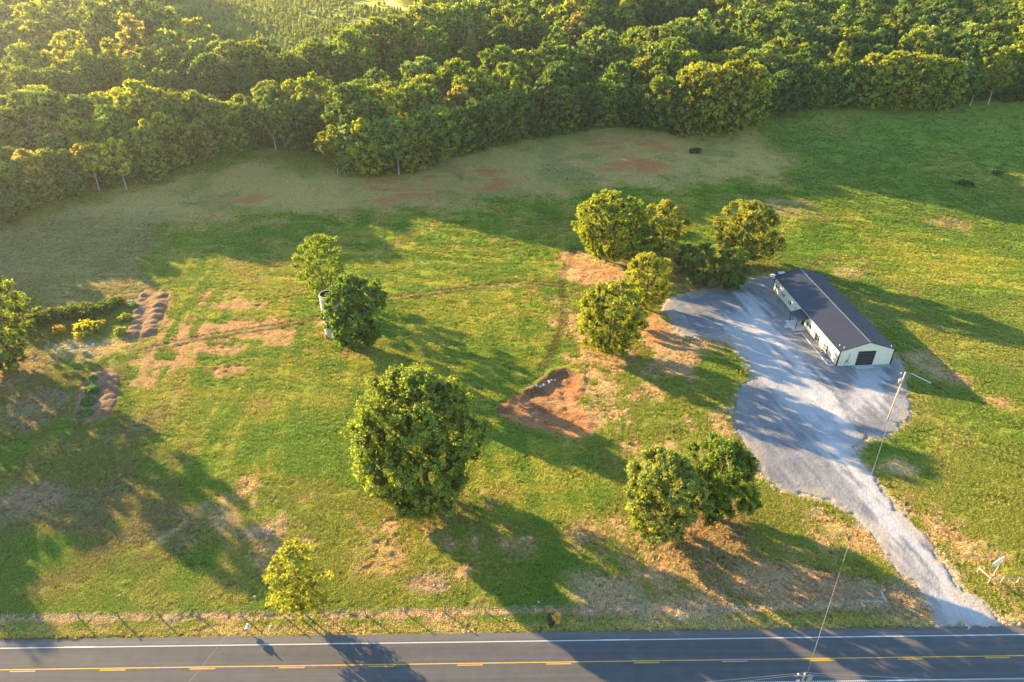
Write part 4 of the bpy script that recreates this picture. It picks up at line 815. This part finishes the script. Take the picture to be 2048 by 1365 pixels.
# ------------------------------------------------------------------ poles and wires
def pole(px, py, top, label, mat, r_=.16, gear=True, pos=None, h=None):
    if pos is None: x, y, z = P(px, py); h = height_for(x, y, z, top)
    else: x, y, z = pos
    t = thing('utility_pole', label, 'utility pole', (x, y, z)); mb = MB(); mb.tube([(0, 0, -.2), (0, 0, h * .5), (0, 0, h)], [r_, r_ * .85, r_ * .65], 10); mb.build('pole', mat, t, True)
    if gear:
        mb = MB(); mb.tube([(-.9, -.1, h - .25), (.1, -.12, h - .55)], .05, 5); mb.build('bracket', M_wood, t)
        for dx in (-.85, -.1): mb = MB(); mb.tube([(dx, -.1, h - .25), (dx, -.1, h - .15), (dx, -.1, h - .02), (dx, -.1, h + .02)], [.05, .1, .07, .03], 8); mb.build('insulator', M_white, t)
        mb = MB(); mb.tube([(-.5, -.1, h - 2.6), (-.5, -.1, h - 2.5), (-.5, -.1, h - 1.65), (-.5, -.1, h - 1.55)], [.25, .3, .3, .2], 12); tr = mb.build('transformer', M_steel, t, True)
        mb = MB(); mb.tube([(-.5, -.1, h - 1.56), (-.5, -.1, h - 1.25)], .05, 6); mb.build('bushing', M_white, tr)
        mb = MB(); mb.tube([(-1.3, -.1, h - 2.9), (0, 0, h - 3.1)], .045, 5); mb.build('lower_bracket', M_steel, t)
    return t, (x, y, z), h
t1, p1, h1 = pole(1775, 840, 745, 'pale wooden utility pole with transformer at the edge of the gravel', M_pole)
t3, p3, h3 = pole(583, 1222, 1133, 'grey weathered utility pole rising through the thin roadside tree', M_greypole, .13, False)
h2 = 12.0; x2, y2 = Pz(1611, 1346, h2)
t2, p2, _ = pole(0, 0, 0, 'utility pole by the near lane whose top shows at the bottom edge', M_wood, .16, True, (x2, y2, 0), h2)
mb = MB(); mb.tube([(-1.2, 0, h2 - .6), (1.2, 0, h2 - .6)], .07, 5); mb.build('crossarm', M_wood, t2)
mb = MB(); mb.tube([(.75, 0, h2 - 1.6), (.75, 0, h2 - .7)], .26, 12); mb.build('transformer', M_steel, t2)
def wire(a, b, sag, label, r_=.02):
    mb = MB(); a = Vector(a); b = Vector(b); pts = []
    for i in range(25): t = i / 24; p_ = a.lerp(b, t); p_.z -= 4 * sag * t * (1 - t); pts.append(p_ - a)
    mb.tube(pts, r_, 4); o = mb.build('power_line', M_wire, None, loc=a); return tag(o, label, 'wire')
wire((p1[0], p1[1], h1 - .1), (x2 + .3, y2 + .1, h2 - .3), 1.6, 'long overhead wire from the gravel yard pole across to the near pole')
wire((x2, y2, h2 + .02), (x2 - 130, y2 - 9.0, h2 - .2), 1.6, 'upper overhead wire running left from the near pole above the road')
wire((x2, y2, h2 + .02), (x2 + 130, y2 - 3.4, h2 - 1.0), 1.5, 'upper overhead wire running right from the near pole above the road')
wire((x2 - 1.1, y2, h2 - .5), (x2 - 130, y2 - 12.0, h2 - 1.2), 1.6, 'lower overhead wire running left from the near pole')
wire((x2 + 1.1, y2, h2 - .5), (x2 + 130, y2 - 9.0, h2 - 1.2), 1.6, 'lower overhead wire running right from the near pole')
xg, yg = Pz(378, 1365, 8.0)
wire((p3[0], p3[1], h3 - .1), (xg, yg, 8.0), .2, 'thin wire from the grey pole down across the road', .022)

# ------------------------------------------------------------------ silo
sx, sy, _ = P(668, 670); sh = height_for(sx, sy, 0, 588); si = thing('silo', 'roofless white concrete silo half hidden behind the egg shaped tree', 'silo', (sx, sy, 0)); r_ = 1.95
mb = MB(); n_ = 32
for k in range(n_):
    a0_, a1_ = 2 * math.pi * k / n_, 2 * math.pi * (k + 1) / n_
    q = [(r_ * math.cos(a), r_ * math.sin(a), z_) for z_ in (0, sh) for a in (a0_, a1_)]; q2 = [(.9 * r_ * math.cos(a), .9 * r_ * math.sin(a), z_) for z_ in (.1, sh) for a in (a0_, a1_)]
    mb.add(q, [(0, 1, 3, 2)]); mb.add([q[2], q[3], q2[3], q2[2]], [(0, 1, 2, 3)])
mb.build('wall', M_silo, si); mb = MB()
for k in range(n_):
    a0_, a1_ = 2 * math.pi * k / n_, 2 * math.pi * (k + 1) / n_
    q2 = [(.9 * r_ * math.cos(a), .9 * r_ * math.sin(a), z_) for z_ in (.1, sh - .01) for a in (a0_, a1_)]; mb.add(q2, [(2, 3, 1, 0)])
mb.add([(.9 * r_ * math.cos(2 * math.pi * k / n_), .9 * r_ * math.sin(2 * math.pi * k / n_), .1) for k in range(n_)], [tuple(range(n_))]); mb.build('dark_inner_face', M_dark, si)  # inside faces and floor painted near black for the unlit hollow
for k in range(12):
    z_ = .8 + k * (sh - 1.2) / 11; mb = MB(); mb.tube([((r_ + .015) * math.cos(2 * math.pi * j / 24), (r_ + .015) * math.sin(2 * math.pi * j / 24), z_) for j in range(25)], .022, 4, False); mb.build('hoop', M_steel, si)
mb = MB(); mb.box(-.45, .45, -r_ - .35, -r_ + .15, 0, .9, rz=-.9); mb.build('foot_block', simple('brick_red', (.34, .16, .10), .9), si)

# ------------------------------------------------------------------ fence, gate braces, sign flag, mailbox
fe = thing('wire_fence', 'wire fence on wooden posts running along the grassy road verge', 'fence', (FENCE_A[0], FENCE_A[1], 0)); fd = FENCE_B - FENCE_A; fl = np.linalg.norm(fd); fdir = fd / fl
post0 = None; s = -12.0; k = 0
while s < fl - 4:
    x, y = fdir * s; hh = random.uniform(1.35, 1.7); tx, ty = random.uniform(-.08, .08), random.uniform(-.08, .08)
    mb = MB(); mb.tube([(0, 0, -.2), (tx * .5, ty * .5, hh * .5), (tx, ty, hh)], [.11, .10, .09], 6); mb.build('post', M_postwood, fe, loc=(x, y, 0)); s += 5.95 + random.uniform(-.2, .2)
for z_ in (.35, .65, .95, 1.25): mb = MB(); mb.tube([(*(fdir * -12), z_), (*(fdir * fl * .5), z_), (*(fdir * (fl - 1)), z_)], .008, 3); mb.build('fence_wire', M_wire, fe)
def brace(posts, back, label, mat):
    x, y, _ = P(*posts[0]); t = thing('fence_brace', label, 'fence', (x, y, 0)); L_ = []
    for q in posts: a, b, _ = P(*q); L_.append((a - x, b - y))
    bx, by, _ = P(*back); L2 = (bx - x, by - y)
    for q in L_ + [L2]: mb = MB(); mb.tube([(*q, -.2), (*q, 1.45)], [.085, .075], 8); mb.build('post', mat, t)
    mb = MB(); mb.tube([(*L_[0], 1.2), (*L_[-1], 1.2)], .06, 6); mb.build('rail', M_greypole, t); mb = MB(); mb.tube([(*L_[0], 1.25), (*L2, 1.25)], .085, 6); mb.build('rail', mat, t)
brace([(1767, 1213), (1742, 1213), (1717, 1213)], (1757, 1193), 'grey corner brace of the roadside fence left of the drive', M_steel)
brace([(1975, 1168), (2000, 1168), (2032, 1168), (2064, 1168)], (1953, 1147), 'pale wooden corner brace of the fence right of the drive', M_pole)
x, y, _ = P(1984, 1155); fh = height_for(x, y, 0, 1113.5); fg = thing('flag', 'white flag hanging limp from a short leaning pole by the right fence brace', 'flag', (x, y, 0))
mb = MB(); mb.tube([(0, 0, -.2), (0, 0, fh)], .035, 6); mb.build('flagpole', M_white, fg); g_ = random.Random(3)
rows, cols = 9, 8; vs = []; 
for i in range(rows):
    for j in range(cols): t = i / (rows - 1); u = j / (cols - 1); vs.append((-u * (.12 + 1.05 * min(1, t * 1.6)), .13 * math.sin(u * 9 + t * 2) * u, fh - .35 - t * 1.7 - u * .25 * t))
fs = [(i * cols + j, i * cols + j + 1, (i + 1) * cols + j + 1, (i + 1) * cols + j) for i in range(rows - 1) for j in range(cols - 1)]
mb = MB(); mb.add(vs, fs); mb.build('cloth', M_white, fg, True)
mb = MB(); mb.tube([(0, 0, fh), (0, 0, fh + .1)], .07, 8); mb.build('finial', M_white, fg)
x, y, _ = P(498, 1265); mbx = thing('mailbox', 'white mailbox on a post at the edge of the road', 'mailbox', (x, y, 0))
mb = MB(); mb.box(-.05, .05, -.05, .05, -.1, 2.0); mb.build('post', M_wood, mbx)
mb = MB(); pr = [(-.22, 0), (.22, 0), (.22, .3), (.16, .42), (0, .48), (-.16, .42), (-.22, .3)]; vs = [(a, -.45, 1.0 + b) for a, b in pr] + [(a, .45, 1.0 + b) for a, b in pr]
mb.add(vs, [tuple(range(7)), tuple(range(13, 6, -1))] + [(i, i + 7, (i + 1) % 7 + 7, (i + 1) % 7) for i in range(7)]); mb.build('box', M_white, mbx)
mb = MB(); mb.box(-.16, .16, -.47, -.455, 1.08, 1.34); mb.build('door', M_black, mbx); mb = MB(); mb.box(-.2, .2, -.35, .3, .6, .85); mb.build('paper_box', M_steel, mbx); mb = MB(); mb.box(.225, .245, -.1, .1, 1.3, 1.62); mb.build('signal_flag', M_red, mbx)

# ------------------------------------------------------------------ small things
x, y, _ = P(708, 700); fr = thing('wooden_frame', 'pale wooden rail frame lying at the foot of the egg shaped tree', 'frame', (x, y, 0), .05)
for dx in (-1.7, -.6, .55, 1.6): mb = MB(); mb.box(dx - .07, dx + .07, -.35, -.2, 0, .95); mb.build('upright', M_pole, fr)
for z_ in (.35, .8): mb = MB(); mb.box(-.6, 1.65, -.2, -.13, z_ - .05, z_ + .05); mb.build('rail', M_pole, fr)
x, y, z = P(849, 337); tb = thing('blue_tub', 'oval blue plastic tub at the foot of the woods', 'tub', (x, y, z)); mb = MB(); n_ = 20
pr = [(.9, .0), (1.15, .75), (1.22, .78), (1.10, .75), (.85, .1), (0.01, .1)]
vs = [(r0 * 1.25 * math.cos(2 * math.pi * k / n_), r0 * .8 * math.sin(2 * math.pi * k / n_), z0) for r0, z0 in pr for k in range(n_)]
mb.add(vs, [(i * n_ + k, i * n_ + (k + 1) % n_, (i + 1) * n_ + (k + 1) % n_, (i + 1) * n_ + k) for i in range(len(pr) - 1) for k in range(n_)]); mb.build('basin', M_blue, tb, True)
def rock_mesh(seed, s):
    import bmesh
    bm = bmesh.new(); bmesh.ops.create_icosphere(bm, subdivisions=2, radius=s); g_ = random.Random(seed); k = [Vector((g_.uniform(-1, 1), g_.uniform(-1, 1), g_.uniform(-1, 1))).normalized() for _ in range(6)]
    for v in bm.verts:
        n_ = v.co.normalized(); f_ = 1
        for q in k: f_ = min(f_, .62 / max(n_.dot(q), .3))
        v.co *= f_ * g_.uniform(.93, 1.07); v.co.z *= .6
    me = bpy.data.meshes.new('rock'); bm.to_mesh(me); bm.free(); me.materials.append(M_rock); return me
RK = [rock_mesh(i, 1.0) for i in range(5)]
def rockpile(px, py, n, sp, s, label):
    x, y, z = P(px, py); t = thing('rock_pile', label, 'rocks', (x, y, z)); g_ = random.Random(px)
    for i in range(n): o = link('rock', RK[g_.randrange(5)], t, (g_.gauss(0, sp), g_.gauss(0, sp * .6), g_.uniform(-.05, .12))); q = s * g_.uniform(.4, 1.1); o.scale = (q, q, q); o.rotation_euler = (0, 0, g_.uniform(0, 6))
rockpile(1077, 771, 12, .7, .5, 'heap of white rubble at the edge of the orange dug earth')
rockpile(1100, 762, 6, .8, .35, 'few broken stones on the rim of the dug earth'); rockpile(142, 693, 9, 1.6, .55, 'pale rock outcrop in the sunlit patch by the left tree')
rockpile(186, 690, 5, .9, .45, 'small bluish rocks right of the pale outcrop'); rockpile(230, 613, 7, .8, .5, 'white rocks in the grass above the soil heaps')
rockpile(258, 602, 5, .8, .45, 'white rocks touching the left end of the upper soil heaps'); rockpile(48, 724, 8, 1.6, .45, 'grey rocks in the shade under the tall left tree')
rockpile(530, 1064, 4, .7, .28, 'few pale stones in a bare spot of the lawn left of centre')
rockpile(1300, 1226, 6, 1.4, .2, 'pale stones on the fence line behind the road verge'); rockpile(1372, 1228, 8, 1.1, .3, 'light gravel heap at the fence near the drive end'); rockpile(110, 1256, 8, 1.6, .22, 'stones on the verge at the left corner of the photo')
for i, (px, py) in enumerate(((424, 1194), (509, 1194), (542, 1253), (582, 1230), (640, 1228), (652, 1248), (1010, 1239), (1077, 1205), (1203, 1168), (1313, 1246), (1451, 1240), (622, 1243), (240, 1192), (760, 1245), (1188, 1213), (868, 1172))):
    x, y, _ = P(px, py); o = link('stone', RK[i % 5], None, (x, y, .08)); q = random.uniform(.12, .22); o.scale = (q, q, q); tag(o, 'small white stone lying in the grass near the roadside fence', 'stone', 'white stones scattered near the roadside fence')
x, y, _ = P(1104, 1247); cu = thing('culvert', 'dark open end of a drain pipe in the verge with dry weeds', 'drain pipe', (x, y, 0)); mb = MB(); n_ = 16
for k in range(n_):
    a0_, a1_ = 2 * math.pi * k / n_, 2 * math.pi * (k + 1) / n_
    mb.add([(.5 * math.cos(a), yy_, .2 + .5 * math.sin(a)) for yy_ in (-.5, 1.2) for a in (a0_, a1_)], [(0, 1, 3, 2)])
mb.build('pipe', M_black, cu); mb = MB(); mb.add([(.6 * math.cos(2 * math.pi * k / n_), -.3, .2 + .45 * math.sin(2 * math.pi * k / n_)) for k in range(n_)], [tuple(range(n_))]); mb.build('dark_end_disc', M_dark, cu)  # flat dark disc closes the pipe in place of its unlit inside
bush(1110, 1240, 22, .8, 'dry straw coloured weeds over the drain pipe', (.28, .22, .08), 701, 'weeds', cat='weeds', leaf=.2)

# car at the far corner of the building ------------------------------------
cx_, cy_, _ = P(1557, 557); car = thing('parked_car', 'white sport utility car parked behind the far corner of the building', 'car', (cx_, cy_, .06), R(8))
def loft(secs, name, mat, parent):
    mb = MB(); n_ = len(secs[0]); vs = [p_ for s_ in secs for p_ in s_]
    fs = [(i * n_ + k, i * n_ + (k + 1) % n_, (i + 1) * n_ + (k + 1) % n_, (i + 1) * n_ + k) for i in range(len(secs) - 1) for k in range(n_)]
    fs += [tuple(range(n_))[::-1], tuple((len(secs) - 1) * n_ + k for k in range(n_))]; mb.add(vs, fs); o = mb.build(name, mat, parent, True)
    m_ = o.modifiers.new('edge', 'BEVEL'); m_.width = .04; m_.segments = 2; m_.limit_method = 'ANGLE'; return o
def sec(x, w_, zb, zt): return [(x, -w_ * .9, zb), (x, -w_, (zb + zt) / 2), (x, -w_ * .92, zt), (x, w_ * .92, zt), (x, w_, (zb + zt) / 2), (x, w_ * .9, zb)]
loft([sec(-2.35, .75, .45, .85), sec(-2.2, .88, .3, .98), sec(-1.2, .95, .28, 1.08), sec(1.4, .95, .28, 1.08), sec(2.2, .9, .3, 1.02), sec(2.38, .8, .45, .9)], 'body', M_white, car)
loft([sec(-1.25, .82, 1.06, 1.1), sec(-.55, .72, 1.07, 1.62), sec(1.5, .72, 1.07, 1.64), sec(2.15, .8, 1.0, 1.08)], 'window_band', M_glass, car)
loft([sec(-.5, .66, 1.62, 1.66), sec(0, .68, 1.64, 1.7), sec(1.5, .66, 1.64, 1.7)], 'roof', M_white, car)
for dx in (-1.45, 1.4):
    for s_ in (-1, 1):
        mb = MB(); mb.tube([(dx, s_ * .8, .36), (dx, s_ * .98, .36)], .36, 16); wh = mb.build('wheel', M_black, car); mb = MB(); mb.tube([(dx, s_ * .98, .36), (dx, s_ * .995, .36)], .2, 10); mb.build('rim', M_steel, wh)
for s_ in (-1, 1): mb = MB(); mb.box(-2.4, -2.3, s_ * .6 - .15, s_ * .6 + .15, .68, .82); mb.build('headlight', M_steel, car)

# ------------------------------------------------------------------ haze: one closed volume round everything
hm, nt, out = new_mat('haze'); pv = N(nt, 'ShaderNodeVolumePrincipled'); pv.inputs['Color'].default_value = (.84, .94, 1.0, 1)
pv.inputs['Density'].default_value = .000085; pv.inputs['Anisotropy'].default_value = .65; nt.links.new(pv.outputs[0], out.inputs['Volume'])
mb = MB(); mb.box(-3500, 3500, -1300, 3300, -3, 105); hz = mb.build('haze', hm); tag(hz, kind='stuff')
